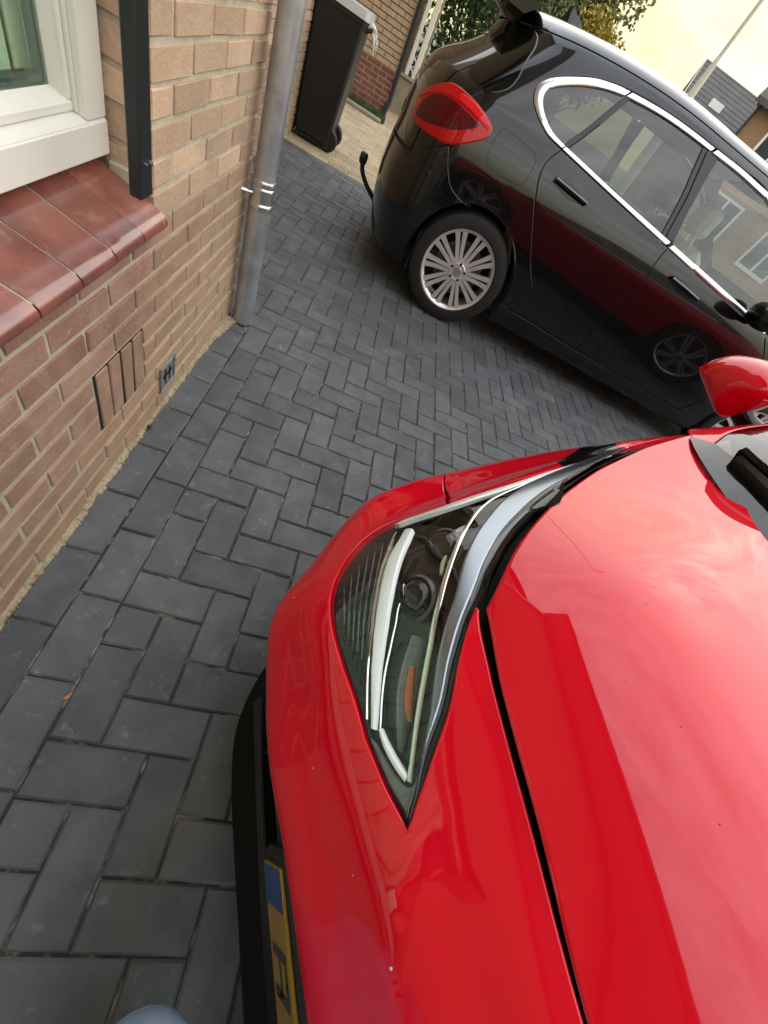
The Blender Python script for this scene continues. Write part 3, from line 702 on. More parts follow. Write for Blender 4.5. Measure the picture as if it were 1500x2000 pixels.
# set-back part of the facade beyond the corner
rec = boxo('recessed_wall', -0.85, -0.5575, YE + .002, 5.42, -0.1, 1.30, M_mortar, house)
for k in range(0, 20): lay(rec, 3.7, 5.42, k, x=-0.55, mats=(M_redb, M_buff), ph=(0.0, 0.11))
boxo('recessed_wall_near', -0.85, -0.55, YE + .001, 3.695, 0.0, 1.3, M_buff_far, house)
boxo('recessed_wall_upper', -0.85, -0.55, YE + .001, 5.42, 1.301, 5.3, M_buff_far, house)
# unseen roof with gutter; overhang deepened to shape the reflection on the bonnet
rf = MB(); rf.add([(0.72, -5.8, 5.25), (0.72, YE + .25, 5.25), (-4.2, YE + .25, 9.0), (-4.2, -5.8, 9.0), (-8.6, YE + .25, 5.25), (-8.6, -5.8, 5.25)], [(0, 1, 2, 3), (3, 2, 4, 5), (1, 4, 2), (0, 3, 5)])
roof = rf.build('roof', M_rooft, house)
gt = MB(); gt.box(0.60, 0.76, -5.8, YE + .26, 5.12, 5.26, .03); gt.build('gutter', M_zinc, roof)
boxo('soffit', 0.002, 0.598, -5.8, YE + .25, 5.16, 5.20, M_white, roof)
boxo('roof_extension', -8.6, -0.40, YE + .26, 5.7, 5.3, 5.45, M_rooft, house)
# ================================================================== things behind the cars
# wheelie bin, seen from its side
bin_ = empty('wheelie_bin', (-0.33, 5.45, 0)); tag(bin_, 'black wheelie bin with grey lid against the brick wall behind the drainpipe', 'bin')
def taper(b, x0, x1, y0, y1, X0, X1, Y0, Y1, z0, z1, c=.02):
    def ring(a, b_, d, e, z):
        return [(a + c, d, z), (b_ - c, d, z), (b_, d + c, z), (b_, e - c, z), (b_ - c, e, z), (a + c, e, z), (a, e - c, z), (a, d + c, z)]
    V = ring(x0, x1, y0, y1, z0) + ring(X0, X1, Y0, Y1, z1)
    return b.add(V, [tuple(range(8))[::-1], tuple(range(8, 16))] + [(i, (i + 1) % 8, 8 + (i + 1) % 8, 8 + i) for i in range(8)])
b = MB(); taper(b, -.20, .15, -.20, .20, -.215, .215, -.24, .24, .06, .93); b.build('body', M_binp, bin_)
b = MB(); taper(b, -.225, .235, -.25, .25, -.225, .235, -.25, .25, .925, .955, .03); b.build('rim', M_binp, bin_)
b = MB(); taper(b, -.235, .245, -.262, .262, -.19, .235, -.22, .22, .958, 1.01, .03); b.build('lid', M_binl, bin_)
b = MB(); b.tube([(.225, -.19, .90), (.275, -.19, .93), (.275, .19, .93), (.225, .19, .90)], .014, 8); b.build('handle', M_binp, bin_, True)
for y in (-.19, .14):
    b = MB(); b.lathe([(.0, .0), (.085, .0), (.10, .012), (.10, .038), (.085, .05), (.0, .05)], 24, 'y', (.13, y, .10)); w_ = b.build('wheel', M_binp, bin_, True)
b = MB(); b.box(-.19, .10, -.19, .19, .012, .06, .01); b.build('foot', M_binp, bin_)
M_bag = pm('white_plastic', (0.75, 0.72, 0.66), 0.5)
b = MB(); r = random.Random(3)
for i in range(7):
    a = r.uniform(-.5, 1.2); p = Vector((0, 0, 0)); P = [p.copy()]
    for k in range(5): p += Vector((.022 * math.cos(a), r.uniform(-.008, .008), .022 * math.sin(a) - .008 * k)); a += r.uniform(-.5, .3); P.append(p.copy())
    b.tube(P, [.012, .015, .016, .013, .009, .003], 7)
bag = b.build('plastic_bag', M_bag, None, True); bag.location = (-0.085, 5.30, 0.93); tag(bag, 'crumpled white plastic scrap hanging at the rim of the bin', 'bag')
# neighbouring building at the end of the passage
nb = empty('neighbour_house', (-2.0, 8.6, 0)); tag(nb, 'buff brick building with red plinth at the end of the passage behind the bin', 'house')
boxo('front_wall', -5.0, 2.082, 0.008, 6.0, -0.1, 5.5, M_buff_farx, nb)
r_ = random.Random(4)
for kind, z0, z1, mt in (('plinth_brickwork', 0, 9, M_redb), ('brickwork', 9, 26, M_buff)):
    b = MB()
    for k in range(z0, z1):
        for i in range(6):
            x0 = 2.09 - (i + 1) * .22 + (.11 if k % 2 else 0); x1 = min(x0 + .208, 2.09)
            if x1 - x0 > .03: b.box(x0, x1, r_.uniform(-.004, -.001), .0075, k * .0625, k * .0625 + .050)
    m2 = mt
    if mt is M_redb: m2 = pm('dark_red_plinth_brick', (0.17, 0.055, 0.04), 0.9, var=((0.24, 0.10, 0.07), 9, 0.4, 0.7))
    o = b.build(kind, m2, nb); o['kind'] = 'stuff'
boxo('pointing', 0.75, 2.0815, 0.0035, 0.0078, 0.0, 0.556, M_mortar, nb)
b = MB(); b.tube([(2.125, -.03, 5.0), (2.125, -.03, .35), (2.125, -.03, .25), (2.10, -.06, .12), (2.12, -.05, .0)], .036, 12); b.build('drainpipe', pm('black_pipe', (.012, .013, .014), .5), nb, True)
porch = empty('porch', (0.25, 10.0, 0)); tag(porch, 'white painted door posts on a stone step beside the brick building', 'porch')
boxo('step', -0.22, 0.62, 0.05, 1.0, -.05, 0.46, M_stone, porch, .015)
boxo('step_tread', -0.24, 0.64, 0.02, 1.02, 0.461, 0.50, M_stone, porch, .012)
for x, w_ in ((-0.10, .07), (0.03, .09)):
    b = MB(); b.box(x, x + w_, 0.12, 0.2, 0.5, 3.0, .01); b.build('post', M_white, porch)
boxo('door_panel', 0.13, 0.155, 0.14, 0.9, 0.5, 2.7, pm('tan_door', (.35, .25, .15), .5), porch)
gb_ = MB()
for i in range(500):
    x = random.uniform(-.55, .14); y = random.uniform(8.44, 8.58) - (.06 if x > 0.02 else 0); h = random.uniform(.05, .15)
    gb_.add([(x - .006, y, 0), (x + .006, y, 0), (x + random.gauss(0, .03), y + random.gauss(0, .03), h)], [(0, 1, 2)])
tag(gb_.build('grass', M_grass), 'green weeds growing along the red brick plinth', 'grass', kind='stuff')
kb = MB(); kb.box(-0.9, .1, 8.30, 8.42, 0, .045, .01); kbo = kb.build('kerb_stone', M_stone); tag(kbo, 'worn pale kerb edging in front of the weeds', 'kerb')
# foliage: leaf-sized faces spread through a volume
def foliage(name, blobs, count, size, mat, parent, seed, lo=0.45):
    r = np.random.default_rng(seed); V = []; F = []
    vol = np.array([b[3] * b[4] * b[5] for b in blobs]); pick = r.choice(len(blobs), count, p=vol / vol.sum())
    for i in pick:
        cx, cy, cz, rx, ry, rz = blobs[i]; d = r.normal(size=3); d /= np.linalg.norm(d); k = lo + (1 - lo) * r.random() ** 0.6
        p = np.array([cx + d[0] * rx * k, cy + d[1] * ry * k, cz + d[2] * rz * k]) + r.normal(0, .05, 3)
        u = r.normal(size=3); u[2] -= .4; u /= np.linalg.norm(u); v = np.cross(u, r.normal(size=3)); v /= np.linalg.norm(v); s = size * r.uniform(.6, 1.3); j = len(V)
        V += [p, p + u * s * .5 + v * s * .32, p + u * s, p + u * s * .5 - v * s * .32]; F.append((j, j + 1, j + 2, j + 3))
    return mesh(name, V, F, mat, parent)
def blobs_for(c, R, n, seed, squash=0.8):
    r = np.random.default_rng(seed); out = []
    for i in range(n):
        d = r.normal(size=3); d /= np.linalg.norm(d); k = r.random() ** .5 * .75; s = R * r.uniform(.25, .5)
        out.append((c[0] + d[0] * R * k, c[1] + d[1] * R * k, c[2] + d[2] * R * k * squash, s, s, s * .8))
    return out
def tree(name, loc, h, R, mat, label, seed, count, size, group=None, trunk=.12):
    e = empty(name, loc); tag(e, label, 'tree', group); r = random.Random(seed)
    b = MB(); P = [(0, 0, -.05), (.05, 0, h * .3), (-.04, .03, h * .6), (0, 0, h * .95)]; b.tube(crom(P, 4), [trunk * (1 - .075 * i) for i in range(13)], 10)
    for i in range(9):
        a = r.uniform(0, 6.28); z = h * r.uniform(.35, .8); q = R * r.uniform(.5, .85)
        b.tube([(0, 0, z), (math.cos(a) * q * .5, math.sin(a) * q * .5, z + q * .35), (math.cos(a) * q, math.sin(a) * q, z + q * .55)], [trunk * .4, trunk * .25, trunk * .08], 6)
    b.build('trunk', M_bark, e, True)
    foliage('crown', blobs_for((0, 0, h * .85), R, 34, seed), count, size, mat, e, seed)
    return e
hed = empty('hedge', (1.2, 11.6, 0)); tag(hed, 'dark green leafy hedge between the porch and the black car', 'hedge')
bl = [(x, random.uniform(-.2, .2), z, .42, .4, .36) for x in np.arange(-.75, 1.3, .28) for z in np.arange(.3, 2.3, .3)]
foliage('leaves', bl, 9000, .085, M_leaf, hed, 5, lo=.55)
b = MB()
for x in np.arange(-.7, 1.3, .4): b.tube([(x, 0, 0), (x + .05, .05, 1.2), (x, 0, 2.0)], [.03, .02, .008], 6)
b.build('stems', M_bark, hed, True)
tree('olive_tree', (3.3, 17.0, 0), 3.5, 2.2, M_leaf2, 'olive green tree rising behind the roof of the black car', 11, 24000, .13)
tree('dark_tree', (1.2, 16.5, 0), 3.4, 1.9, M_leaf, 'dark green tree behind the hedge and the porch', 12, 12000, .11)
tree('yellow_shrub', (3.95, 15.2, 0), 2.75, .95, M_leafy, 'yellow leaved shrub in front of the olive tree', 13, 9000, .09, trunk=.05)
# street lamp
lp = empty('street_lamp', (3.95, 8.22, 0)); tag(lp, 'pale grey street lamp post standing behind the black car', 'street lamp')
b = MB(); b.lathe([(.078, -.05), (.074, 1.9), (.070, 2.05), (.052, 2.12), (.040, 2.4), (.026, 2.5)], 20, 'z'); b.build('base', M_lamp, lp, True)
b = MB(); b.lathe([(.026, 2.49), (.025, 2.52), (.021, 7.5)], 16, 'z'); b.build('post', M_lamp, lp, True)
b = MB(); b.tube([(0, 0, 7.45), (.05, 0, 7.7), (.5, 0, 7.8), (.8, 0, 7.8)], [.03, .03, .04, .05], 10); b.build('lamp_head', M_lamp, lp, True)
# houses across the street
def pol(az, d, z=0): a = math.radians(az); return Vector((CAM_C[0] + d * math.sin(a), CAM_C[1] + d * math.cos(a), z))
M_roofd = pm('dark_roof_tile', (0.055, 0.05, 0.052), 0.7, var=((0.085, 0.075, 0.07), 1.2, .4, .7))
M_pink = pm('pink_render', (0.33, 0.20, 0.19), 0.85)
M_obrick = brick_tex('orange_brickwork', (0.46, 0.25, 0.13), (0.38, 0.20, 0.11), (0.42, 0.32, 0.22), ax='x')
hA = empty('terraced_house', pol(21.9, 40)); vdir = Vector((math.sin(math.radians(20.0)), math.cos(math.radians(20.0)), 0)); hA.rotation_euler = (0, 0, math.atan2(vdir.y, vdir.x) - math.pi / 2)
tag(hA, 'far house with dark tiled roof and a small bright skylight', 'house')
LL = 16.0                                   # local x along the ridge, local y away from the viewer
b = MB(); b.add([(0.25, -3.6, 0), (0.25, 3.6, 0), (0.25, 3.6, 4.1), (0.25, 0, 6.45), (0.25, -3.6, 4.1), (LL, -3.6, 0), (LL, 3.6, 0), (LL, 3.6, 4.1), (LL, 0, 6.45), (LL, -3.6, 4.1)],
    [(0, 1, 2, 3, 4), (5, 9, 8, 7, 6), (0, 4, 9, 5), (1, 6, 7, 2)]); b.build('wall', M_pink, hA)
b = MB()
for sg in (-1, 1):
    n_ = Vector((0, sg * 2.35, 3.6)).normalized() * .12
    q = [Vector((0, sg * 4.0, 3.86)), Vector((LL + .3, sg * 4.0, 3.86)), Vector((LL + .3, 0, 6.62)), Vector((0, 0, 6.62))]
    V = [p for p in q] + [p + n_ for p in q]; b.add(V, [(0, 1, 2, 3), (4, 5, 6, 7), (0, 1, 5, 4), (1, 2, 6, 5), (2, 3, 7, 6), (3, 0, 4, 7)])
roofA = b.build('roof', M_roofd, hA)
b = MB()
for i in range(13):                          # courses of tiles catch the light as raised bands
    f = (i + .5) / 13; y = -4.0 + 4.0 * f; z = 3.86 + 2.76 * f; b.box(0.02, LL + .28, y - .05, y + .0, z + .10, z + .131)
b.build('tile_courses', M_roofd, roofA)
boxo('skylight', 1.55, 2.35, -2.35, -1.55, 5.06, 5.50, pm('bright_skylight', (.85, .88, .88), .3), roofA)
b = MB(); b.add([(0.0, -4.05, 3.95), (0.0, 0, 6.75), (0.0, 4.05, 3.95), (0.0, 4.05, 3.72), (0.0, 0, 6.45), (0.0, -4.05, 3.72), (-.06, -4.05, 3.95), (-.06, 0, 6.75), (-.06, 4.05, 3.95), (-.06, 4.05, 3.72), (-.06, 0, 6.45), (-.06, -4.05, 3.72)],
    [(0, 1, 4, 5), (1, 2, 3, 4), (6, 7, 10, 11), (7, 8, 9, 10), (0, 1, 7, 6), (1, 2, 8, 7), (5, 4, 10, 11), (4, 3, 9, 10), (0, 5, 11, 6), (2, 3, 9, 8)]); b.build('barge_board', pm('barge', (.42, .36, .33), .6), hA)
wA = boxo('window', .15, .24, -2.9, -1.9, 2.0, 3.9, M_white, hA)
hB = empty('orange_house', pol(28.0, 30)); hB.rotation_euler = (0, 0, math.radians(-34)); tag(hB, 'orange brick house with white windows at the right edge', 'house')
boxo('wall', 0, 11, 0, 8, 0, 6.2, M_obrick, hB)
b = MB(); b.add([(-.35, -.45, 5.35), (11.4, -.45, 5.35), (11.4, 4, 8.8), (-.35, 4, 8.8), (-.35, 8.4, 5.35), (11.4, 8.4, 5.35), (-.35, -.45, 5.15), (11.4, -.45, 5.15)], [(0, 1, 2, 3), (3, 2, 5, 4), (0, 3, 4), (1, 5, 2), (0, 6, 7, 1)]); b.build('roof', M_roofd, hB)
b = MB(); b.tube([(-.05, -.08, 0), (-.05, -.08, 5.2)], .06, 8); b.build('drainpipe', M_blackm, hB)
M_farglass = pm('far_window_glass', (0.05, 0.055, 0.06), 0.08)
for x0, z0, w_, h_ in ((1.0, 3.35, 1.7, 1.5), (4.2, 3.35, 1.7, 1.5), (1.0, .9, 1.7, 1.6), (4.2, .9, 1.7, 1.6)):
    f = MB()
    for q in ((x0, x0 + w_, z0 - .1, z0 + .06), (x0, x0 + w_, z0 + h_ - .1, z0 + h_), (x0, x0 + .12, z0 + .06, z0 + h_ - .1), (x0 + w_ - .12, x0 + w_, z0 + .06, z0 + h_ - .1), (x0 + w_ / 2 - .06, x0 + w_ / 2 + .06, z0 + .06, z0 + h_ - .1)): f.box(q[0], q[1], -.06, .02, q[2], q[3])
    f = f.build('window', M_white, hB); boxo('pane', x0 + .1, x0 + w_ - .1, -.02, .01, z0 + .05, z0 + h_ - .1, M_farglass, f)
# ================================================================== black car
M_bpaint = pm('black_car_paint', (0.0045, 0.0047, 0.0052), 0.25, coat=1.0, coat_rough=0.012, spec=0.15); M_bpaint.node_tree.nodes['Principled BSDF'].inputs['Coat IOR'].default_value = 1.52
M_gloss = pm('gloss_black_trim', (0.004, 0.004, 0.004), 0.06, spec=0.5)
M_chrome = pm('satin_aluminium', (0.68, 0.68, 0.70), 0.26, 1.0)
M_chrome2 = pm('bright_chrome', (0.82, 0.82, 0.80), 0.07, 1.0)
M_rubber = pm('tyre_rubber', (0.012, 0.011, 0.011), 0.75, bump=(60, 0.15, 0.001))
M_rim = pm('silver_wheel', (0.74, 0.70, 0.68), 0.28, 0.55, var=((0.62, 0.58, 0.56), 12, .45, .7))
M_dkplast = pm('dark_grey_plastic', (0.018, 0.019, 0.020), 0.55, bump=(300, 0.15, 0.0006))
M_tint = glass_mat('tinted_glass', (0.33, 0.35, 0.34), 0.0, 1.72)
M_clear = glass_mat('car_glass', (0.58, 0.66, 0.62), 0.0, 1.8)
M_seat = pm('light_seat', (0.78, 0.78, 0.68), 0.75, bump=(60, .1, .002))
M_liner = pm('car_interior', (0.05, 0.052, 0.05), 0.85)
M_headl = pm('headlining', (0.62, 0.62, 0.58), 0.9)
BCL = (1.16, 3.76, 0.0); BCY = math.radians(-2.5)
bc = empty('black_car', BCL, BCY); tag(bc, 'black hatchback car with chrome window surround and silver spoked wheel', 'car')
BM = Matrix.Translation(BCL) @ Matrix.Rotation(BCY, 4, 'Z'); BMi = BM.inverted()
def bl3(px, py, y):                         # picture point -> car frame at lateral position y
    o = BMi @ Vector(CAM_C); d = BMi.to_3x3() @ Vector(cray(px, py)); return o + d * ((y - o.y) / d.y)
SEC = [(.80, .150, -.62, .50, 3.42, .6), (.862, .195, -.675, .50, 3.48, .6), (.886, .31, -.715, .50, 3.52, .6), (.897, .45, -.745, .48, 3.54, .6), (.904, .58, -.752, .48, 3.55, .6), (.906, .70, -.738, .47, 3.54, .6),
       (.907, .80, -.725, .46, 3.50, .6), (.903, .88, -.722, .46, 3.42, .6), (.886, .96, -.715, .46, 3.15, .55), (.862, 1.03, -.698, .47, 2.90, .5), (.810, 1.18, -.615, .50, 2.70, .45), (.762, 1.31, -.52, .52, 2.52, .45),
       (.715, 1.425, -.43, .55, 2.32, .45), (.686, 1.482, -.385, .55, 2.20, .45), (.640, 1.520, -.36, .55, 2.10, .4), (.56, 1.543, -.34, .5, 2.04, .4), (.40, 1.562, -.33, .5, 2.0, .4), (.2, 1.572, -.32, .5, 1.95, .4), (.0, 1.575, -.32, .5, 1.95, .4)]
def bdz(x, y, z):
    k = np.clip((z - 1.10) / .35, 0, 1); return -k * 0.085 * np.clip(.9 - x, 0, 1.4) ** 2
bfn, binv, bfront, btz, BSr, BSf, BT = shell_fn(SEC, 2.9, 2.6, bdz)
bs = Sheet(bfn, 0.0, 5.9, 0.0, BT[-1] - 1e-3, BM, 260, 110)
CH_OUT = [(1097, 292), (1068, 262), (1050, 225), (1043, 195), (1047, 172), (1062, 157), (1090, 150), (1140, 150), (1185, 159), (1228, 176), (1300, 217), (1395, 287), (1450, 330), (1498, 373)]
CH_IN = [(1103, 283), (1081, 258), (1067, 230), (1061, 200), (1064, 184), (1076, 174), (1100, 169), (1150, 170), (1190, 179), (1222, 190), (1300, 233), (1390, 300), (1445, 343), (1498, 392)]
BELT_LO = [(1097, 292), (1200, 388), (1305, 485), (1400, 572), (1495, 658)]; BELT_HI = [(1103, 283), (1200, 373), (1310, 472), (1400, 553), (1495, 640)]
def chain(*pp): return [np.array(p) for q in pp for p in q]
top_front = [binv(1.78, 1.37), binv(2.05, 1.20), binv(2.27, 0.985)]
out_s = bs.pixs(CH_OUT) + top_front; in_s = bs.pixs(CH_IN) + [p + np.array([-.02, -.02]) for p in top_front]
blo_s = bs.pixs(BELT_LO); bhi_s = bs.pixs(BELT_HI)
ARC = lambda x0, R, a0, a1, n=14: [binv(x0 + R * math.cos(math.radians(a)), .335 + R * math.sin(math.radians(a))) for a in np.linspace(a0, a1, n)]
AR = .376
door_gap = bs.pixs([(1097, 292), (1068, 315), (1050, 360), (1043, 415), (1037, 510), (1037, 574)]) + [binv(.43, .325)]
xg = float(bs.fn(*[np.array([v]) for v in bs.pix(1305, 485)])[0][0])
mid_gap = [bs.pix(1305, 485), binv(xg + .005, .80), binv(xg - .01, .60), binv(xg - .02, .40), binv(xg - .01, .29)]
front_gap = [blo_s[-1], binv(2.25, .80), binv(2.23, .60), binv(2.19, .42), binv(2.13, .29)]
seam = bs.pixs([(878, 283), (876, 330), (884, 370), (918, 408)])
seam_arch = seam[-1]; q_ = bs.P([seam_arch])[0]; a_seam = math.degrees(math.atan2(q_[2] - .335, q_[0]))
s_gate = 0.80
tR = btz(1.495)
gate_edge = [np.array([s_gate, btz(z)]) for z in (.74, .90, 1.05, 1.2, 1.36)] + [np.array([.76, btz(1.46)]), np.array([.70, tR])]
# rear quarter with D pillar and roof side
o1 = loop([np.array([s_gate + .02, btz(.72)]), np.array([seam[0][0] - .06, seam[0][1] - .035]), seam[0]], seam, ARC(0, AR, a_seam, -12), [binv(.372, .255), binv(.40, .29), door_gap[-1]], door_gap[::-1], out_s, [out_s[-1], binv(2.12, 1.24)], [binv(2.12, 1.24), binv(1.95, 1.37), np.array([binv(1.72, 1.40)[0], tR])], [np.array([binv(1.72, 1.40)[0], tR]), np.array([binv(.5, 1.40)[0], tR]), np.array([.70, tR])], gate_edge[::-1])
qp, _ = panel('rear_quarter', bs, o1, M_bpaint, bc, mirror=True, sp=.028)
# doors
rd = loop(door_gap, [door_gap[-1], binv(.50, .30), binv(.7, .298), binv(xg - .01, .29)], mid_gap[::-1], [p for p in blo_s if p[0] < mid_gap[0][0] + 1e-3][::-1])
rdo, rdo2 = panel('rear_door', bs, rd, M_bpaint, bc, mirror=True, sp=.028)
fd = loop(mid_gap, [mid_gap[-1], binv(2.13, .29)], front_gap[::-1], [p for p in blo_s if p[0] > mid_gap[0][0] - 1e-3][::-1])
fdo, fdo2 = panel('front_door', bs, fd, M_bpaint, bc, mirror=True, sp=.03)
sl = loop([binv(.374, .25), binv(.41, .284), binv(.50, .296), binv(.7, .294), binv(xg, .286), binv(2.13, .286)], [binv(2.13, .286), binv(2.37, .24), binv(2.375, .155)], [binv(2.375, .155), binv(.372, .155)], [binv(.372, .155), binv(.374, .25)])
panel('sill', bs, sl, M_bpaint, bc, mirror=True, sp=.03)
# front wing, bonnet and nose in one pressing each side (out of the picture)
smax = lambda z: bfront(0.0, z)
fw = loop([binv(2.376, .16), binv(2.378, .24)], ARC(2.75, AR, 192, -12), [binv(3.10, .24), smax(.24)], [smax(.24), smax(.5), smax(.8), smax(.96)], [smax(.96), bfront(.5, .96), bfront(.95, .95), front_gap[0]], front_gap, [binv(2.13, .29), binv(2.37, .24)])
panel('front_wing', bs, fw, M_bpaint, bc, mirror=True, sp=.035)
bn = loop([smax(.965), bfront(.5, .965), bfront(.95, .955), binv(2.27, .945)], [binv(2.27, .945), binv(2.29, .98)], [binv(2.29, .98), bfront(.9, 1.01), bfront(.5, 1.01), smax(1.01)])
panel('bonnet', bs, bn, M_bpaint, bc, mirror='join', sp=.035, gap=0, edge=0)
ws = loop([smax(1.015), bfront(.5, 1.015), bfront(.96, 1.015)], [bfront(.96, 1.015), bfront(.96, 1.44)], [bfront(.96, 1.44), bfront(.5, 1.44), smax(1.44)])
panel('windscreen', bs, ws, M_clear, bc, mirror='join', sp=.04, gap=0, edge=0, depth=0)
ap = loop([bfront(.965, 1.0), bfront(.965, 1.44)], [bfront(.965, 1.44), np.array([binv(1.72, 1.40)[0], tR])], [np.array([binv(1.72, 1.40)[0], tR]), binv(1.95, 1.37), binv(2.12, 1.24)], [binv(2.12, 1.24), out_s[-1]], [out_s[-1], bfront(.965, 1.0)])
panel('front_pillar', bs, ap, M_bpaint, bc, mirror=True, sp=.035)
# rear bumper
hb = [np.array([0, btz(.17)]), np.array([.5, btz(.175)]), np.array([1.0, btz(.20)]), binv(-.362, .215)]
seg2 = ARC(0, AR, 190, a_seam, 12)
half = chain(crom(hb, 5), [p for p in seg2], crom(seam[::-1], 5)[1:], [np.array([seam[0][0] - .06, seam[0][1] - .035]), np.array([s_gate, btz(.715)]), np.array([.4, btz(.715)]), np.array([0, btz(.715)])])
full = half + [p * np.array([-1, 1]) for p in half[::-1]][1:-1]
panel('rear_bumper', bs, np.array(full), M_bpaint, bc, sp=.03)
dif = [np.array([0, btz(.172)]), np.array([.55, btz(.18)]), np.array([.62, btz(.26)]), np.array([.5, btz(.32)]), np.array([0, btz(.33)])]
dif = dif + [p * np.array([-1, 1]) for p in dif[::-1]][1:-1]
panel('diffuser', bs, np.array(dif), M_dkplast, bc, sp=.04, off=.004)
# tailgate with rear window
gh = [np.array([0, btz(.725)]), np.array([.5, btz(.725)]), np.array([s_gate - .004, btz(.735)])] + [p - np.array([.004, 0]) for p in gate_edge[1:]] + [np.array([.3, tR + .005]), np.array([0, tR + .005])]
wh = [np.array([0, btz(1.03)]), np.array([.5, btz(1.035)]), np.array([.66, btz(1.06)]), np.array([.66, btz(1.2)]), np.array([.63, btz(1.34)]), np.array([.5, btz(1.40)]), np.array([0, btz(1.40)])]
sym = lambda H: np.array(H + [p * np.array([-1, 1]) for p in H[::-1]][1:-1])
gate = panel('tailgate', bs, sym(gh), M_bpaint, bc, holes=[sym(wh)], sp=.032)
panel('rear_window', bs, sym(wh), M_tint, gate, sp=.04, gap=.001, off=-.003, edge=0, depth=0)
hn = [np.array([0, btz(.80)]), np.array([.34, btz(.80)]), np.array([.36, btz(.86)]), np.array([0, btz(.86)])]
panel('plate_recess', bs, sym(hn), M_gloss, gate, sp=.04, off=.004)
# roof
rfl = loop([np.array([.60, tR + .004]), np.array([binv(.5, 1.40)[0], tR + .003]), np.array([binv(1.72, 1.40)[0], tR + .003])], [np.array([binv(1.72, 1.40)[0], tR + .003]), bfront(.96, 1.475), smax(1.48)], [smax(1.48), np.array([smax(1.48)[0] - .25, BT[-1] - .004])], [np.array([smax(1.48)[0] - .25, BT[-1] - .004]), np.array([.35, BT[-1] - .004])], [np.array([.35, BT[-1] - .004]), np.array([.45, tR + .1]), np.array([.60, tR + .004])])
panel('roof', bs, rfl, M_bpaint, bc, mirror='join', sp=.035, gap=0, edge=0, depth=0)
# inner liners so that gaps read black and the cabin is closed
ll = loop([binv(-.366, .22)], [np.array([.02, btz(.20)]), np.array([.02, btz(.98)])], [np.array([.02, btz(.98)]), binv(.5, .985), binv(2.2, .93)], [binv(2.2, .93), bfront(.3, .95), bfront(.3, .25)], [bfront(.3, .25), binv(3.12, .24)], ARC(2.75, AR, -12, 192), [binv(2.37, .2), binv(.37, .2)], ARC(0, AR, -12, 195))
panel('inner_shell', bs, ll, M_liner, bc, mirror=True, sp=.07, bs=.04, off=-.016, edge=0, gap=0, depth=0)
hl_ = loop([np.array([.75, tR - .06]), np.array([binv(.5, 1.40)[0], tR - .055]), np.array([binv(1.72, 1.40)[0], tR - .055])], [np.array([binv(1.72, 1.40)[0], tR - .05]), np.array([smax(1.48)[0] - .3, BT[-1] - .004])], [np.array([smax(1.48)[0] - .3, BT[-1] - .004]), np.array([.45, BT[-1] - .004])], [np.array([.45, BT[-1] - .004]), np.array([.75, tR - .06])])
panel('headlining', bs, hl_, M_headl, bc, mirror='join', sp=.07, bs=.04, off=-.035, edge=0, gap=0, depth=0)
b = MB(); b.box(-.62, 3.1, -.60, .60, .17, .30, .03); b.box(.42, 2.2, -.80, .80, .18, .30, .03); b.build('underbody', M_liner, bc)
for x in (0.0, 2.75):
    for sg in (-1, 1):
        b = MB(); V = []; F = []
        for i in range(19):
            a = math.radians(-15 + 210 * i / 18); c_, s_ = math.cos(a), math.sin(a)
            V += [(x + c_ * .372, sg * .885, .335 + s_ * .372), (x + c_ * .372, sg * .58, .335 + s_ * .372), (x, sg * .58, .335)]
            if i: k = 3 * i; F += [(k - 3, k, k + 1, k - 2), (k - 2, k + 1, k + 2)]
        b.add(V, F).build('wheel_arch_liner', M_liner, bc)
# glass
quarter = bs.pixs([(1103, 283), (1081, 258), (1067, 230), (1061, 200), (1064, 184), (1076, 174), (1100, 169), (1150, 170), (1190, 179), (1222, 188)]); qend = bs.pixs([(1222, 188), (1160, 240), (1103, 283)])
panel('quarter_glass', bs, loop(quarter, qend), M_tint, bc, mirror=True, sp=.04, off=-.006, edge=0, gap=-.004, depth=0)
rg = loop(bs.pixs([(1110, 290), (1172, 243), (1230, 193)]), bs.pixs([(1230, 193), (1300, 233), (1375, 288)]), bs.pixs([(1375, 288), (1335, 380), (1294, 456)]), bs.pixs([(1294, 456), (1200, 373), (1110, 290)]))
panel('rear_door_glass', bs, rg, M_tint, rdo, sp=.04, off=-.008, edge=0, gap=-.004, depth=0); panel('rear_door_glass', bs, rg * np.array([-1, 1]), M_tint, rdo2, sp=.04, off=-.008, edge=0, gap=-.004, depth=0)
fg = loop(bs.pixs([(1316, 470), (1360, 385), (1402, 308)]), bs.pixs([(1402, 308), (1445, 343), (1498, 392)]) + top_front, [top_front[-1], bhi_s[-1]], bhi_s[::-1][:2] + [bs.pix(1316, 474)])
panel('front_door_glass', bs, fg, M_clear, fdo, sp=.04, off=-.008, edge=0, gap=-.004, depth=0); panel('front_door_glass', bs, fg * np.array([-1, 1]), M_clear, fdo2, sp=.04, off=-.008, edge=0, gap=-.004, depth=0)
M_pillar = pm('pillar_black', (0.018, 0.018, 0.018), 0.22)
bp_ = loop(bs.pixs([(1294, 458), (1335, 380), (1375, 288)]), bs.pixs([(1375, 288), (1402, 309)]), bs.pixs([(1402, 309), (1360, 385), (1316, 472)]), bs.pixs([(1316, 472), (1294, 458)]))
pa, pb = panel('door_pillar', bs, bp_, M_pillar, bc, mirror=True, sp=.03, off=-.003, gap=-.003)
cp_ = loop(bs.pixs([(1101, 284), (1160, 240), (1221, 189)]), bs.pixs([(1221, 189), (1231, 194)]), bs.pixs([(1231, 194), (1172, 244), (1111, 291)]), bs.pixs([(1111, 291), (1101, 284)]))
panel('rear_pillar', bs, cp_, M_pillar, bc, mirror=True, sp=.03, off=-.002, gap=-.003)
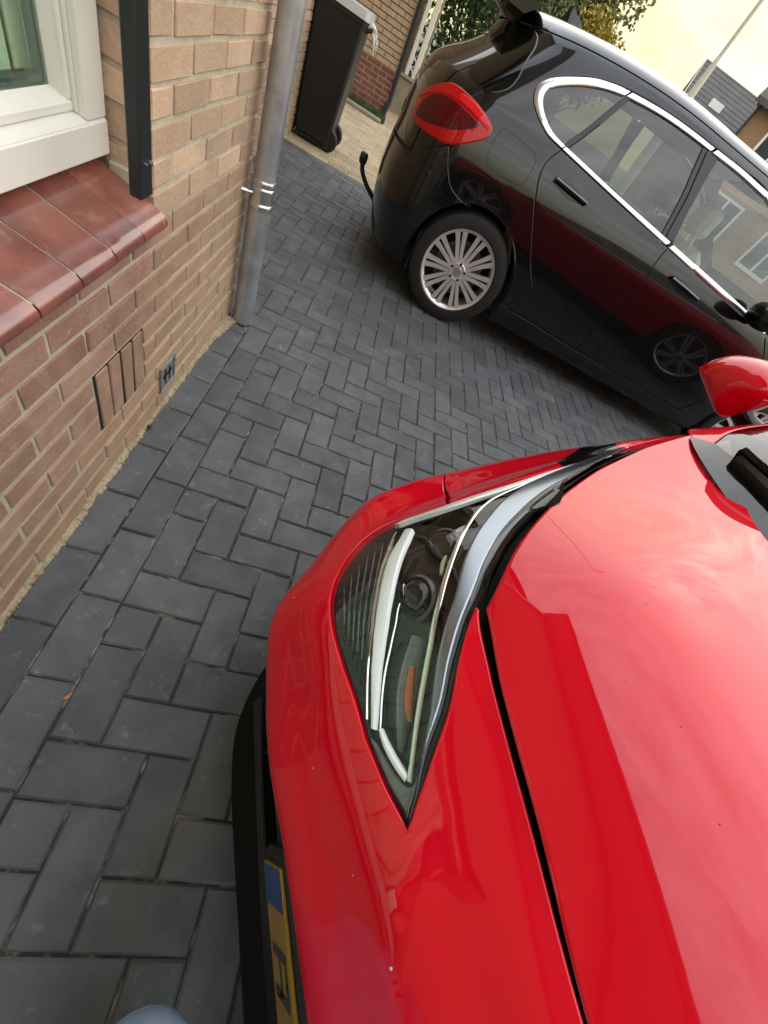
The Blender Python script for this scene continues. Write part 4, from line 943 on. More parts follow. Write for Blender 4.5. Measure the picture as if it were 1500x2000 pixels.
for pp in ([(1382, 297), (1345, 382), (1302, 463)], [(1172, 243), (1140, 268), (1112, 288)]):
    ribbon('seal_strip', bs, bs.pixs(pp), .007, M_gloss, bc, off=.004, mirror=True)
# bright strip round the windows, cut at the door gaps
def strip(outp, inp, parent):
    A, B = bs.pixs(outp), bs.pixs(inp); mid = [(a + b_) / 2 for a, b_ in zip(A, B)]; tn = np.gradient(np.array(mid), axis=0); tn /= np.linalg.norm(tn, axis=1)[:, None]; w = [max(.012, .95 * abs((a - b_)[0] * -q[1] + (a - b_)[1] * q[0])) for a, b_, q in zip(A, B, tn)]
    return ribbon('window_strip', bs, mid, w, M_chrome, parent, off=.006, thick=.004, mirror=True)
strip(CH_OUT[:10], CH_IN[:10], bc); strip([(1232, 178), (1300, 217), (1394, 287)], [(1226, 192), (1300, 233), (1388, 298)], bc); strip([(1399, 290), (1450, 330), (1498, 373)], [(1393, 302), (1445, 343), (1498, 392)], bc)
strip([(1099, 294), (1200, 388), (1302, 482)], [(1105, 285), (1200, 373), (1307, 469)], bc); strip([(1308, 488), (1400, 572), (1495, 658)], [(1313, 475), (1400, 553), (1495, 640)], bc)
tf = [(o + i) / 2 for o, i in zip(out_s[-4:], in_s[-4:])]; ribbon('window_strip', bs, tf, .022, M_chrome, bc, off=.009, mirror=True)
# tail lamp: red lens over dark inner parts
TL = [(807, 229), (823, 183), (852, 166), (884, 163), (913, 182), (940, 211), (958, 240), (960, 258), (940, 275), (881, 283), (844, 267), (818, 246)]
tl = np.array(crom(bs.pixs(TL), 5, True))
M_lampred = pm('red_lens', (0.52, 0.001, 0.004), 0.3, coat=0.7, coat_rough=0.02, spec=.1)
M_lampdk = pm('dark_red_lens', (0.085, 0.001, 0.003), 0.3, coat=0.7, coat_rough=0.02, spec=.1)
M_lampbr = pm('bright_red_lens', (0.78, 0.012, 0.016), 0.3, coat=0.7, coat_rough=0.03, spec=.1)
lampo, lampo2 = panel('tail_lamp', bs, tl, M_lampred, bc, mirror=True, sp=.02, gap=.001, off=.010, edge=.008, drop=.006, depth=.014)
inn = np.array(crom(bs.pixs([(815, 222), (830, 196), (856, 186), (884, 196), (915, 222), (934, 244), (925, 251), (885, 254), (845, 243), (822, 232)]), 5, True))
panel('lamp_centre', bs, inn, M_lampdk, lampo, sp=.02, gap=0, off=.0118, edge=.003, drop=.001, depth=.002)
ribbon('lamp_edge', bs, bs.pixs([(822, 190), (852, 183), (885, 192), (920, 220), (953, 256)]), .006, M_lampbr, lampo, off=.014, thick=.002)
for pp in ([(868, 208), (882, 205), (900, 218), (920, 238)], [(858, 222), (880, 218), (905, 234)], [(864, 240), (890, 239), (912, 236)]):
    ribbon('lamp_bar', bs, bs.pixs(pp), .006, M_lampred, lampo, off=.0145, thick=.001)
panel('lamp_bright_field', bs, np.array(crom(bs.pixs([(905, 186), (930, 206), (951, 236), (955, 250), (938, 236), (915, 212), (897, 196)]), 4, True)), M_lampbr, lampo, sp=.02, gap=0, off=.0116, edge=.003, drop=.001, depth=.002)  # brighter red field of the lens
# fuel flap
ff = np.array(crom(bs.pixs([(951, 309), (977, 258), (991, 254), (1038, 293), (1046, 318), (1028, 350), (1009, 360), (962, 331)]), 6, True))
ribbon('fuel_flap_gap', bs, np.vstack([ff[::3], ff[:1]]), .0035, M_gloss, qp, off=.0012, thick=.001)
# black blade beside the rear window
bl_ = np.array(crom(bs.pixs([(917, 133), (932, 165), (955, 181), (988, 177), (1010, 158), (1030, 120), (1048, 90), (1048, 66), (1022, 52), (985, 92)]), 5, True))
panel('aero_blade', bs, bl_, M_gloss, bc, mirror=True, sp=.025, gap=0, off=.006, edge=.006, drop=.004, depth=.008)
# roof spoiler
b = MB(); V = []; F = []; ys = np.linspace(-.60, .60, 25); SPX, SPZ = .055, -.012
for y in ys:
    e = abs(y) / .60; zt = 1.437 + .022 * (1 - e ** 2); xe = -.56 + .09 * e ** 3; ze = 1.403 + .022 * (1 - e ** 2) + .012 * e ** 6; th = 1 - .75 * e ** 6
    V += [(-.20, y, zt + .030), (-.34, y, zt + .004), (xe + .07, y, ze), (xe + .082, y, ze - .03 * th), (-.38, y, ze - .055 * th), (-.29, y, ze - .06 * th)]
for i in range(24):
    for j in range(5): F.append((i * 6 + j, i * 6 + j + 1, (i + 1) * 6 + j + 1, (i + 1) * 6 + j))
F += [tuple(range(6)), tuple(24 * 6 + j for j in range(6))]
b.add(V, F).build('roof_spoiler', M_gloss, bc, True)
# aerial fin
b = MB(); V = []; F = []
for x, h, w_ in ((.16, .0, .012), (.10, .022, .022), (.02, .055, .018), (-.02, .062, .010), (-.04, .0, .02)):
    z = 1.515; V += [(x, -w_, z), (x, 0, z + h), (x, w_, z)]
for i in range(4): F += [(3 * i, 3 * i + 3, 3 * i + 4, 3 * i + 1), (3 * i + 1, 3 * i + 4, 3 * i + 5, 3 * i + 2)]
b.add(V, F).build('aerial_fin', M_bpaint, bc, True)
# door handles
for pts, bar, par, par2 in (([(1082, 347), (1096, 347), (1120, 362), (1138, 383), (1145, 401), (1128, 398), (1103, 385), (1090, 368)], [(1084, 350), (1112, 373), (1143, 399)], rdo, rdo2), ([(1308, 540), (1322, 539), (1343, 553), (1356, 570), (1361, 585), (1346, 584), (1326, 573), (1314, 558)], [(1310, 542), (1335, 562), (1360, 584)], fdo, fdo2)):
    cup = np.array(crom(bs.pixs(pts), 5, True)); panel('handle_cup', bs, cup, M_gloss, par, sp=.02, gap=0, off=.0012, edge=.004, drop=.002, depth=.003); panel('handle_cup', bs, cup * np.array([-1, 1]), M_gloss, par2, sp=.02, gap=0, off=.0012, edge=.004, drop=.002, depth=.003)
    ribbon('door_handle', bs, bs.pixs(bar), .026, M_bpaint, par, off=.030, thick=-.012); ribbon('door_handle', bs, np.array(bs.pixs(bar)) * np.array([-1, 1]), .026, M_bpaint, par2, off=.030, thick=-.012)
# door mirrors
def mirror_housing(parent, name, c, half, mat, sgn, tilt=0.0, seedp=2.6):
    b = MB(); V = []; F = []; nu, nv = 28, 16
    for i in range(nv + 1):
        ph = -math.pi / 2 + math.pi * i / nv
        for j in range(nu):
            th = 2 * math.pi * j / nu; f = lambda v: math.copysign(abs(v) ** (2 / seedp), v)
            x, y, z = f(math.cos(ph)) * f(math.cos(th)), f(math.cos(ph)) * f(math.sin(th)), f(math.sin(ph))
            k = 1 - .28 * max(0, y * sgn) ; x *= k if x > 0 else 1; z *= 1 - .18 * max(0, y * sgn) - (.12 if z < 0 else 0) * (1 + y * sgn) / 2
            V.append((c[0] + x * half[0], c[1] + y * half[1], c[2] + z * half[2] + tilt * y * half[1]))
    for i in range(nv):
        for j in range(nu): F.append((i * nu + j, i * nu + (j + 1) % nu, (i + 1) * nu + (j + 1) % nu, (i + 1) * nu + j))
    return b.add(V, F).build(name, mat, parent, True)
for sg in (-1, 1):
    mh = mirror_housing(bc, 'door_mirror', (1.84, sg * 1.03, 1.03), (.085, .12, .075), M_gloss, sg)
    b = MB(); b.tube([(1.88, sg * .86, .965), (1.86, sg * .93, .98), (1.85, sg * .98, 1.0)], [.035, .028, .03], 10); b.build('mirror_arm', M_gloss, mh, True)
# tow bar
b = MB(); P = [bl3(748, 425, 0), bl3(733, 396, 0), bl3(716, 362, 0), bl3(708, 336, 0), bl3(708, 316, 0)]; P = list(P)
b.tube([tuple(p) for p in crom([tuple(p) for p in P], 5)], .017, 10); tow = b.build('tow_bar', M_blackm, bc, True)
b = MB(); q = P[-1]; b.lathe([(.0, -.01), (.024, -.01), (.030, .005), (.030, .045), (.022, .058), (0, .06)], 16, 'z', tuple(q)); b.build('tow_ball_cap', M_blackm, tow, True)
# wheels
def wheel(parent, loc, sgn, R=.335, rr=.250, spokes=10):
    e = empty('wheel', loc, 0, parent)
    k = lambda y: y * sgn
    b = MB(); b.lathe([(rr - .004, k(.010)), (rr + .004, k(.018)), (R - .035, k(.022)), (R - .012, k(.010)), (R - .002, k(-.012)), (R, k(-.04)), (R, k(-.16)), (R - .01, k(-.20)), (rr, k(-.21))], 64, 'y'); b.build('tyre', M_rubber, e, True)
    b = MB(); b.lathe([(rr, k(-.20)), (rr - .012, k(-.19)), (rr - .028, k(-.06)), (rr - .024, k(-.005)), (rr - .012, k(.008)), (rr - .004, k(.0105)), (rr + .001, k(.006))], 64, 'y')
    for i in range(spokes):
        for d in (-1, 1):
            a = 2 * math.pi * i / spokes + .12; V = []; F = []
            for r_, off, w_, y in ((.045, .0115, .0112, .004), (.10, .0142, .0116, -.003), (.17, .0182, .0130, -.004), (rr - .020, .0245, .0165, .002)):
                for u, h in ((-1, 0), (1, 0), (.75, -.022), (-.75, -.022)):
                    t_ = d * off + u * w_; V.append((r_ * math.cos(a) - t_ * math.sin(a), k(y + h), r_ * math.sin(a) + t_ * math.cos(a)))
            for q in range(3):
                for m in range(4): F.append((q * 4 + m, q * 4 + (m + 1) % 4, q * 4 + 4 + (m + 1) % 4, q * 4 + 4 + m))
            F += [(0, 1, 2, 3), (12, 13, 14, 15)]; b.add(V, F)
    b.lathe([(0, k(.002)), (.034, k(.002)), (.050, k(.006)), (.062, k(-.002)), (.070, k(-.02))], 40, 'y'); rim = b.build('rim', M_rim, e, True)
    b = MB()
    for i in range(5):
        a = 2 * math.pi * i / 5 + .3; b.lathe([(0, k(.0065)), (.0085, k(.0065)), (.0095, k(.0)), (.0095, k(-.004))], 10, 'y', (.050 * math.cos(a), 0, .050 * math.sin(a)))
    b.build('wheel_bolt', M_gloss, rim, True)
    b = MB(); b.lathe([(0, k(.0075)), (.026, k(.0072)), (.029, k(.003))], 24, 'y'); b.build('hub_cap', M_zinc2, rim, True)
    b = MB(); b.lathe([(.05, k(-.07)), (.165, k(-.07)), (.165, k(-.095)), (.05, k(-.095))], 40, 'y'); b.build('brake_disc', pm('brake_disc', (.12, .11, .105), .4, .8) if 'brake_disc' not in MATS else MATS['brake_disc'], e, True)
    b = MB(); b.lathe([(.0, k(-.12)), (rr - .03, k(-.12))], 32, 'y'); b.build('wheel_backing', M_dark, e)
    return e
for x in (0.0, 2.75):
    for sg in (-1, 1): wheel(bc, (x, sg * .876, .334), sg)
# seats
def seat(x, y, w=.48, mat=None):
    e = empty('seat', (x, y, 0), 0, bc); mat = mat or M_seat
    b = MB(); b.box(-.12, .38, -w / 2, w / 2, .42, .56, .05); b.build('cushion', mat, e)
    b = MB(); V = []
    b.box(-.06, .06, -w / 2 + .01, w / 2 - .01, .50, 1.08, .05); v = []
    for p in b.v: v.append((p[0] - .10 - (p[2] - .5) * .32, p[1] * (1 - .12 * max(0, p[2] - .8)), p[2]))
    b.v = v; b.build('backrest', mat, e)
    b = MB(); b.box(-.385, -.285, -.13, .13, 1.12, 1.30, .035); b.build('headrest', mat, e)
    b = MB(); b.tube([(-.31, -.05, 1.05), (-.335, -.05, 1.16)], .007, 6); b.tube([(-.31, .05, 1.05), (-.335, .05, 1.16)], .007, 6); b.build('headrest_post', M_chrome2, e)
for x, y in ((1.74, -.36), (1.74, .36), (.40, -.40), (.40, .0), (.40, .40)): seat(x, y)
b = MB(); b.tube([(1.98 + .045 * math.cos(a), .36 + .18 * math.sin(a), .93 + .18 * math.cos(a)) for a in np.linspace(0, 6.2832, 33)], .014, 8, caps=False); b.build('steering_wheel', M_liner, bc, True)
b = MB(); b.box(2.12, 2.5, -.75, .75, .70, .93, .05); b.build('dashboard', M_liner, bc)
dtr = loop([binv(.45, .42), binv(2.15, .42)], [binv(2.15, .42), binv(2.2, .90)], [binv(2.2, .90), binv(.45, 1.0)], [binv(.45, 1.0), binv(.45, .42)])
panel('door_trim', bs, dtr, M_seat, bc, mirror=True, sp=.08, bs=.05, off=-.045, edge=0, gap=0, depth=0)
boxo('floor_pan', -.3, 2.2, -.78, .78, .30, .36, M_liner, bc)
# mud flap
boxo('mud_flap', -.335, -.325, -.86, -.68, .18, .42, M_rubber, bc)
# ================================================================== red car
RTH = math.radians(22.0); RF0 = (0.72, -0.39, 0.0)
rc = empty('red_car', RF0, RTH); tag(rc, 'bright red car in the foreground with swept back headlamp', 'car')
RM = Matrix.Translation(RF0) @ Matrix.Rotation(RTH, 4, 'Z')
RMi = RM.inverted()
def rl(px, py, ax, v):                       # picture point -> car frame, at a given local coordinate
    o = RMi @ Vector(CAM_C); d = RMi.to_3x3() @ Vector(cray(px, py)); return o + d * ((v - o[ax]) / d[ax])
M_red = pm('red_car_paint', (0.64, 0.0004, 0.013), 0.45, coat=1.0, coat_rough=0.010, spec=0.02, coat_ior=1.52, var2=((0.62, 0.10, 0.10), 700, 0.74, 0.80))
M_lens = glass_mat('lamp_lens', (0.93, 0.94, 0.94), 0.0, 1.5)
M_lampblk = pm('lamp_housing', (0.010, 0.010, 0.010), 0.16)
M_lampgrey = pm('lamp_inner_grey', (0.17, 0.17, 0.17), 0.25, 0.5)
M_bezel = pm('dark_chrome_bezel', (0.27, 0.30, 0.34), 0.20, 0.9)
M_rimch = pm('satin_lamp_rim', (0.80, 0.79, 0.74), 0.42, 0.35)
M_ribp = pm('lamp_corner_black', (.004, .004, .004), .5)
M_ribs = pm('lamp_rib_gloss', (.020, .019, .018), .12)
M_drl = pm('white_light_guide', (0.95, 0.96, 0.95), 0.5, 0.0, coat=0.5)
M_amber = pm('amber_reflector', (0.55, 0.13, 0.02), 0.2, coat=0.8)
M_cream = pm('projector_shade', (0.74, 0.70, 0.58), 0.3)
ROWS = [
 [(.065,0,.535),(.065,.14,.535),(.06,.29,.53),(.055,.37,.525),(.06,.45,.515),(.085,.565,.50),(.155,.645,.49),(.30,.785,.47),(.42,.845,.46),(.55,.878,.46),(.70,.905,.46),(.90,.915,.46),(1.25,.915,.46)],
 [(.030,0,.590),(.030,.14,.590),(.025,.29,.585),(.02,.37,.58),(.025,.45,.57),(.05,.575,.555),(.12,.655,.55),(.27,.80,.55),(.40,.855,.55),(.54,.885,.56),(.70,.910,.58),(.90,.922,.60),(1.25,.922,.62)],
 [(.062,0,.648),(.062,.14,.648),(.060,.29,.645),(.055,.37,.64),(.055,.46,.63),(.075,.57,.61),(.145,.66,.60),(.26,.775,.605),(.38,.83,.61),(.52,.865,.62),(.68,.893,.65),(.88,.91,.69),(1.25,.915,.73)],
 [(.100,0,.705),(.100,.14,.705),(.100,.28,.703),(.10,.38,.70),(.095,.465,.69),(.11,.555,.66),(.185,.65,.65),(.27,.71,.655),(.38,.745,.675),(.49,.77,.70),(.64,.80,.735),(.87,.845,.785),(1.25,.885,.82)],
 [(.145,0,.740),(.145,.14,.740),(.150,.28,.740),(.154,.37,.740),(.158,.45,.737),(.168,.53,.727),(.235,.615,.732),(.32,.67,.74),(.43,.71,.755),(.55,.745,.77),(.70,.785,.785),(.90,.83,.82),(1.25,.87,.855)],
 [(.178,0,.765),(.180,.14,.766),(.193,.265,.767),(.200,.35,.769),(.206,.43,.771),(.225,.505,.768),(.290,.585,.773),(.378,.643,.782),(.49,.69,.793),(.63,.735,.805),(.79,.785,.815),(.95,.82,.842),(1.25,.86,.875)],
 [(.208,0,.783),(.214,.13,.784),(.230,.255,.786),(.238,.33,.788),(.248,.40,.790),(.268,.478,.793),(.343,.562,.800),(.443,.625,.808),(.558,.682,.817),(.705,.745,.825),(.87,.795,.838),(1.0,.82,.858),(1.25,.85,.885)]]
ffn0, FS, FT = net_fn(ROWS)
def ffn(s, t):                               # crease in the bumper running inwards from the tip of the lamp
    P = ffn0(s, t); n = np.abs(P[:, 1]); f = np.clip((.295 - n) / .05, 0, 1); u = P[:, 2] - np.interp(n, [0, .17, .285, .4], [.662, .690, .724, .76])
    d = .0042 * f * np.exp(-np.where(u > 0, np.sqrt(u * u + 4e-5) / .020, np.sqrt(u * u + 4e-5) / .045)); P[:, 0] -= d * .75; P[:, 2] += d * .66; return P
fs = Sheet(ffn, 0.0, FS[-1], FT[0], FT[-1], RM, 300, 120)
if (fs.Nm([[FS[3], FT[3]]])[0][0]) > 0: fs.sign = -1
RP = None
fst = lambda k, l, dl=0.0: np.array([FS[k], FT[l] + dl])
# headlamp outline
HU = [(795, 1615), (840, 1480), (885, 1330), (930, 1180)]; HU2 = [(930, 1180), (960, 1108), (985, 1068), (1040, 999), (1100, 944), (1170, 899), (1233, 870)]
HLo = [(1233, 870), (1150, 893), (1060, 923), (960, 951), (870, 985), (775, 1015), (700, 1063), (660, 1120), (645, 1190), (660, 1270), (690, 1358), (712, 1440)]; HL2 = [(712, 1440), (750, 1530), (795, 1615)]
def hl_loop(sh): return loop(sh.pixs(HU), sh.pixs(HU2), sh.pixs(HLo), sh.pixs(HL2), n=5)
hl = hl_loop(fs)
# bumper: from one wheel arch round the nose to the other
gapx = fs.pixs([(877, 985), (873, 966), (868, 950)]); sg_ = float(gapx[-1][0])
arch = lambda a: fs.near((.90 + .375 * math.cos(a), .92, .315 + .375 * math.sin(a)))
gap_low = [gapx[-1], fs.near((.56, .90, .56)), arch(math.radians(150))]
wing_hole = hl
tt_ = FT[-1]
halfB = chain([np.array([0, FT[0]])], [np.array([FS[k], FT[0]]) for k in range(1, 9)], [fs.near((.53, .878, .46))], [arch(math.radians(158))], [gap_low[1], gapx[2], gapx[1], gapx[0]])
# along the lower edge of the lamp back to the nose, then up its inner edge to the bonnet gap
low_idx = fs.pixs([(870, 985), (775, 1015), (700, 1063), (660, 1120), (645, 1190), (660, 1270), (690, 1358), (712, 1440)]); low_c = crom(low_idx, 5)
tipc = crom(fs.pixs(HL2), 5); upc = crom(fs.pixs(HU), 5)
halfB = halfB + low_c[1:] + tipc[1:] + upc[1:] + [np.array([FS[5] - .004, tt_ - .004]), np.array([FS[4], tt_ - .003]), np.array([FS[3], tt_ - .003]), np.array([FS[2], tt_ - .003]), np.array([FS[1], tt_ - .003]), np.array([0, tt_ - .003])]
fullB = np.array(halfB + [p * np.array([-1, 1]) for p in halfB[::-1]][1:-1])
bump = panel('front_bumper', fs, fullB, M_red, rc, sp=.011, bs=.008, gap=.0016, edge=.004, drop=.0018)
# wing behind the lamp
wup = crom(fs.pixs([(870, 985), (960, 951), (1060, 923), (1150, 893), (1233, 870)]), 5)
archp = [arch(math.radians(a)) for a in (150, 135, 120, 105, 90, 75, 60, 45, 30)]
wing = loop(gapx, gap_low, archp, [archp[-1], np.array([FS[-1], FT[0] + .002])], [np.array([FS[-1], FT[0]]), np.array([FS[-1], FT[-1]])], [np.array([FS[-1], FT[-1]]), np.array([FS[11], FT[-1]]), fs.pix(1233, 870)], [p for p in wup[::-1]])
wg, wg2 = panel('front_wing', fs, wing, M_red, rc, mirror=True, sp=.018, bs=.009, gap=.0018)
# bonnet as a crowned sheet over (a, n)
zc = smooth1([.10, .16, .208, .25, .30, .36, .45, .60, .80, .95, 1.10, 1.25], [.720, .756, .7835, .8090, .8400, .8690, .8960, .9120, .9250, .9460, .9730, 1.0], .02)
dr = smooth1([0, .20, .40, .485, .56, .62, .68, .745, .80, .87], [0, .001, .008, .022, .050, .072, .088, .101, .110, .122], .03)
crz = smooth1([.2, .31, .41, .62, .78, 1.03, 1.3], [.35, .40, .437, .52, .60, .75, .9], .03)
def hfn(a, n):
    a = np.atleast_1d(np.asarray(a, float)); n = np.atleast_1d(np.asarray(n, float)); m = np.abs(n)
    g = 1 - .30 * np.clip((a - .5) / .7, 0, 1); k = .10 * np.clip((a - .30) / .35, 0, 1)
    w = .008; q = np.clip((m - crz(a)) / w, -30, 30); cr_ = k * w * np.log1p(np.exp(q))
    return np.c_[a, n, zc(a) - dr(m) * g - cr_]
hs_ = Sheet(hfn, .12, 1.32, -.9, .9, RM, 200, 200)
FE = [(.2052, 0), (.2112, .13), (.2272, .255), (.2352, .33), (.2452, .40), (.2650, .4765)]; SE = [(.2650, .4765), (.350, .554), (.450, .616), (.565, .673), (.715, .736), (.88, .787), (1.0, .811), (1.17, .835)]
RE = [(1.17, .835), (1.205, .815), (1.19, .79)]; RE2 = [(1.19, .79), (1.05, .65), (.895, .50), (.82, .3), (.79, 0)]
hh = chain(crom(FE, 6), crom(SE, 6)[1:], crom(RE, 3)[1:], crom(RE2, 6)[1:])
panel('bonnet', hs_, np.array(hh + [p * np.array([1, -1]) for p in hh[::-1]][1:-1]), M_red, rc, sp=.018, bs=.009, gap=.001, edge=.0045, drop=.002, depth=.02)
# black sheets under the panel gaps stand in for their deep shade
cl_ = net_fn(ROWS)[0]
chs = loop([np.array([0, FT[0] + .01]), np.array([FS[-1] * .98, FT[0] + .06])], [np.array([FS[-1] * .98, FT[0] + .06]), np.array([FS[-1] * .98, FT[-1]])], [np.array([FS[-1] * .98, FT[-1]]), np.array([0, FT[-1]])], [np.array([0, FT[-1]]), np.array([0, FT[0] + .01])])
hlbig = inset(resample(hl if area2(hl) > 0 else hl[::-1], .012), .004)
panel('inner_shell', fs, chs, M_dark, rc, holes=[hlbig, np.array([arch(math.radians(a)) for a in np.linspace(175, 10, 12)] + [np.array([FS[-1] * .97, FT[0] + .065]), np.array([FS[8], FT[0] + .065])])], mirror='join', sp=.04, bs=.02, off=-.014, edge=0, gap=0, depth=0)
hb_ = [p - np.array([.0, 0]) for p in hh]; hin = np.array(hb_ + [p * np.array([1, -1]) for p in hb_[::-1]][1:-1])
panel('bonnet_liner', hs_, inset(resample(hin if area2(hin) > 0 else hin[::-1], .03), -.012), M_dark, rc, sp=.05, bs=.03, off=-.03, edge=0, gap=0, depth=0)
# ------------------------------------------------------------------ headlamps
hlo = empty('headlamp', (0, 0, 0), 0, rc); hlo2 = empty('headlamp', (0, 0, 0), 0, rc)
panel('lens', fs, hl, M_lens, hlo, sp=.02, bs=.010, gap=.002, off=.0, edge=.005, drop=.003, depth=0, mirror=hlo2)
panel('housing', fs, hl, M_lampblk, hlo, sp=.025, bs=.012, gap=.001, off=-.042, edge=0, depth=-.030, mirror=hlo2)
def lamp_ribbon(name, pts, w, mat, off, thick=.006, ridge=.003):
    class Off:                               # the same sheet sunk into the lamp
        P = staticmethod(lambda st, o=0.0: fs.P(st, -off + o)); Nm = staticmethod(fs.Nm)
    k = np.array(crom(np.c_[np.array(pts, float), w], 4)); pts, w = k[:, :2], list(k[:, 2])   # keep the drawn line true over the curved sheet
    return ribbon(name, Off, fs.pixs(pts), w, mat, hlo, off=ridge, thick=thick, ds=.008, mirror=hlo2)
# upper bezel: grey-blue of a mirrored sky put into the metal, gloss black edge
BZI = [(824, 1492), (845, 1340), (880, 1185), (905, 1092), (950, 1012), (1010, 957), (1100, 914), (1200, 879)]; BZO = [(1225, 873), (1158, 905), (1077, 951), (1010, 1006), (952, 1085), (912, 1185), (869, 1340), (824, 1492)]
bz = loop(fs.pixs(BZI), [fs.pix(1200, 879), fs.pix(1225, 873)], fs.pixs(BZO))
bk = loop(fs.pixs(BZO[::-1]), fs.pixs([(1225, 873), (1170, 901), (1100, 946), (1040, 1001), (985, 1071), (955, 1118), (930, 1182), (885, 1332), (842, 1478), (799, 1606)]), fs.pixs([(799, 1606), (815, 1545), (824, 1492)]))
panel('bezel_edge', fs, bk, M_gloss, hlo, sp=.014, bs=.008, gap=.001, off=.0006, edge=.003, drop=.001, depth=.003, mirror=hlo2)
panel('bezel', fs, bz, M_bezel, hlo, sp=.014, bs=.008, gap=.001, off=.0012, edge=.003, drop=.001, depth=.003, mirror=hlo2)
tipb = loop(fs.pixs([(733, 1452), (765, 1505), (795, 1538), (812, 1520), (832, 1470)]), fs.pixs([(832, 1470), (815, 1545), (797, 1606)]), fs.pixs([(797, 1606), (752, 1525), (716, 1440), (733, 1452)]))
panel('lamp_tip', fs, tipb, M_lampgrey, hlo, sp=.014, bs=.008, gap=.001, off=-.008, edge=.003, drop=.001, depth=.006, mirror=hlo2)
lamp_ribbon('light_guide', [(796, 1030), (762, 1105), (738, 1250), (727, 1424)], [.012, .018, .0145, .008], M_drl, .007, ridge=.005)
lamp_ribbon('light_guide', [(741, 1424), (752, 1455), (772, 1492), (795, 1525)], [.006, .0095, .0100, .009], M_drl, .007, ridge=.005)
lamp_ribbon('chrome_line', [(774, 1024), (800, 1013), (860, 993), (930, 969), (1010, 944), (1100, 914), (1190, 885)], [.008, .016, .020, .022, .022, .018, .010], M_rimch, .002)
lamp_ribbon('chrome_line', [(799, 1528), (824, 1350), (870, 1130), (935, 995), (1040, 937)], [.007, .008, .008, .007, .004], M_chrome2, .004)
lamp_ribbon('chrome_line', [(737, 1440), (748, 1320), (778, 1170)], [.003, .003, .002], M_chrome2, .014)
lamp_ribbon('chrome_line', [(770, 1035), (737, 1130), (718, 1290), (714, 1405)], [.004] * 4, M_chrome2, .006)
rp = loop(fs.pixs([(766, 1022), (700, 1067), (663, 1122), (649, 1190), (663, 1268), (691, 1356), (713, 1428)]), fs.pixs([(713, 1428), (717, 1300), (735, 1135), (768, 1040)]), [fs.pix(768, 1040), fs.pix(766, 1022)])
panel('rib_panel', fs, rp, M_ribp, hlo, sp=.014, bs=.008, gap=.001, off=-.010, edge=0, depth=.004, mirror=hlo2)
for i in range(7):                           # fine upright ribs of the dark outer corner
    f = i / 6; t0 = np.array([762, 1028]) * (1 - f) + np.array([668, 1135]) * f; t1 = np.array([718, 1385]) * (1 - f) + np.array([668, 1235]) * f; mdl = (t0 + t1) / 2 + np.array([-10 * (1 - f), -14])
    lamp_ribbon('lamp_rib', [tuple(t0), tuple(mdl), tuple(t1)], [.002, .0042, .002], M_ribs, .010, thick=.002, ridge=.0045)
# reflector bowl and projectors
def lampP(px, py, dep):
    st = fs.pix(px, py); return Vector(fs.P([st], -dep)[0]), Vector(fs.Nm([st])[0])
def disc(prof, c, n, mat, name, parent, mir):
    b = MB(); b.lathe(prof, 28, 'z'); q = n.to_track_quat('Z', 'Y'); V = [q @ Vector(v) + c for v in b.v]
    for s, p in ((1, parent), (-1, mir)): MB().add([(v.x, v.y * s, v.z) for v in V], b.f).build(name, mat, p, True)
aim = Vector((-.85, .15, .42)).normalized()
for (px, py, R) in ((812, 1140, .030), (868, 1040, .032)):
    c, n_ = lampP(px, py, .040)
    disc([(R * 1.18, -.012), (R * 1.18, .006), (R * 1.04, .010), (R, .004), (R * .98, -.01)], c, aim, M_lampgrey, 'projector_ring', hlo, hlo2)
    disc([(R * .98, .002), (R * .9, .012), (R * .7, .021), (R * .4, .027), (0.0005, .029)], c, aim, M_gloss, 'projector_lens', hlo, hlo2)
lamp_ribbon('reflector_shade', [(783, 1138), (800, 1136), (836, 1142)], [.026, .017, .010], M_cream, .020)
lamp_ribbon('reflector_shade', [(874, 1062), (866, 1080), (862, 1105)], [.004, .006, .004], M_cream, .026)
lamp_ribbon('reflector_shade', [(880, 1018), (900, 1006), (918, 998)], [.010, .014, .010], M_cream, .030)
lamp_ribbon('inner_panel', [(775, 1470), (785, 1380), (800, 1290), (815, 1230)], [.012, .022, .026, .02], M_lampgrey, .030)
lamp_ribbon('indicator', [(797, 1408), (793, 1380), (795, 1340), (800, 1290)], [.006, .012, .012, .008], M_amber, .026)
# ------------------------------------------------------------------ lower bumper, plate, lip
PLN = [(0, 0), (.15, 0), (.30, 0), (.40, .005), (.47, .02), (.56, .06), (.63, .12), (.74, .24), (.82, .37), (.86, .50), (.88, .60)]
def low_rows(prof): return [[(a0 + da * (1 if n < .5 else .8), n - (.02 + da * .25) * (n > .5), z) for n, a0 in PLN] for da, z in prof]
ufn, US, UT = net_fn(low_rows([(.10, .585), (.07, .552), (.066, .515), (.057, .465), (.056, .39), (.066, .352)]))
us = Sheet(ufn, 0, US[-1], UT[0], UT[-1], RM, 120, 40); us.sign = -1 if us.Nm([[US[2], UT[3]]])[0][0] > 0 else 1
ub = [np.array([0, UT[0]])] + [np.array([s_, UT[0]]) for s_ in US[1:]] + [np.array([s_, UT[-1]]) for s_ in US[:0:-1]] + [np.array([0, UT[-1]])]
low = panel('lower_bumper', us, np.array(ub + [p * np.array([-1, 1]) for p in ub[::-1]][1:-1]), M_dkplast, rc, sp=.03, bs=.015, gap=0, edge=0, depth=.02)
M_lip = pm('black_bumper_lip', (.008, .0075, .007), .75, spec=.15)
lfn, LS, LT = net_fn(low_rows([(.075, .36), (.075, .26), (.045, .235), (.020, .232), (.010, .215), (.020, .195), (.09, .185)]))
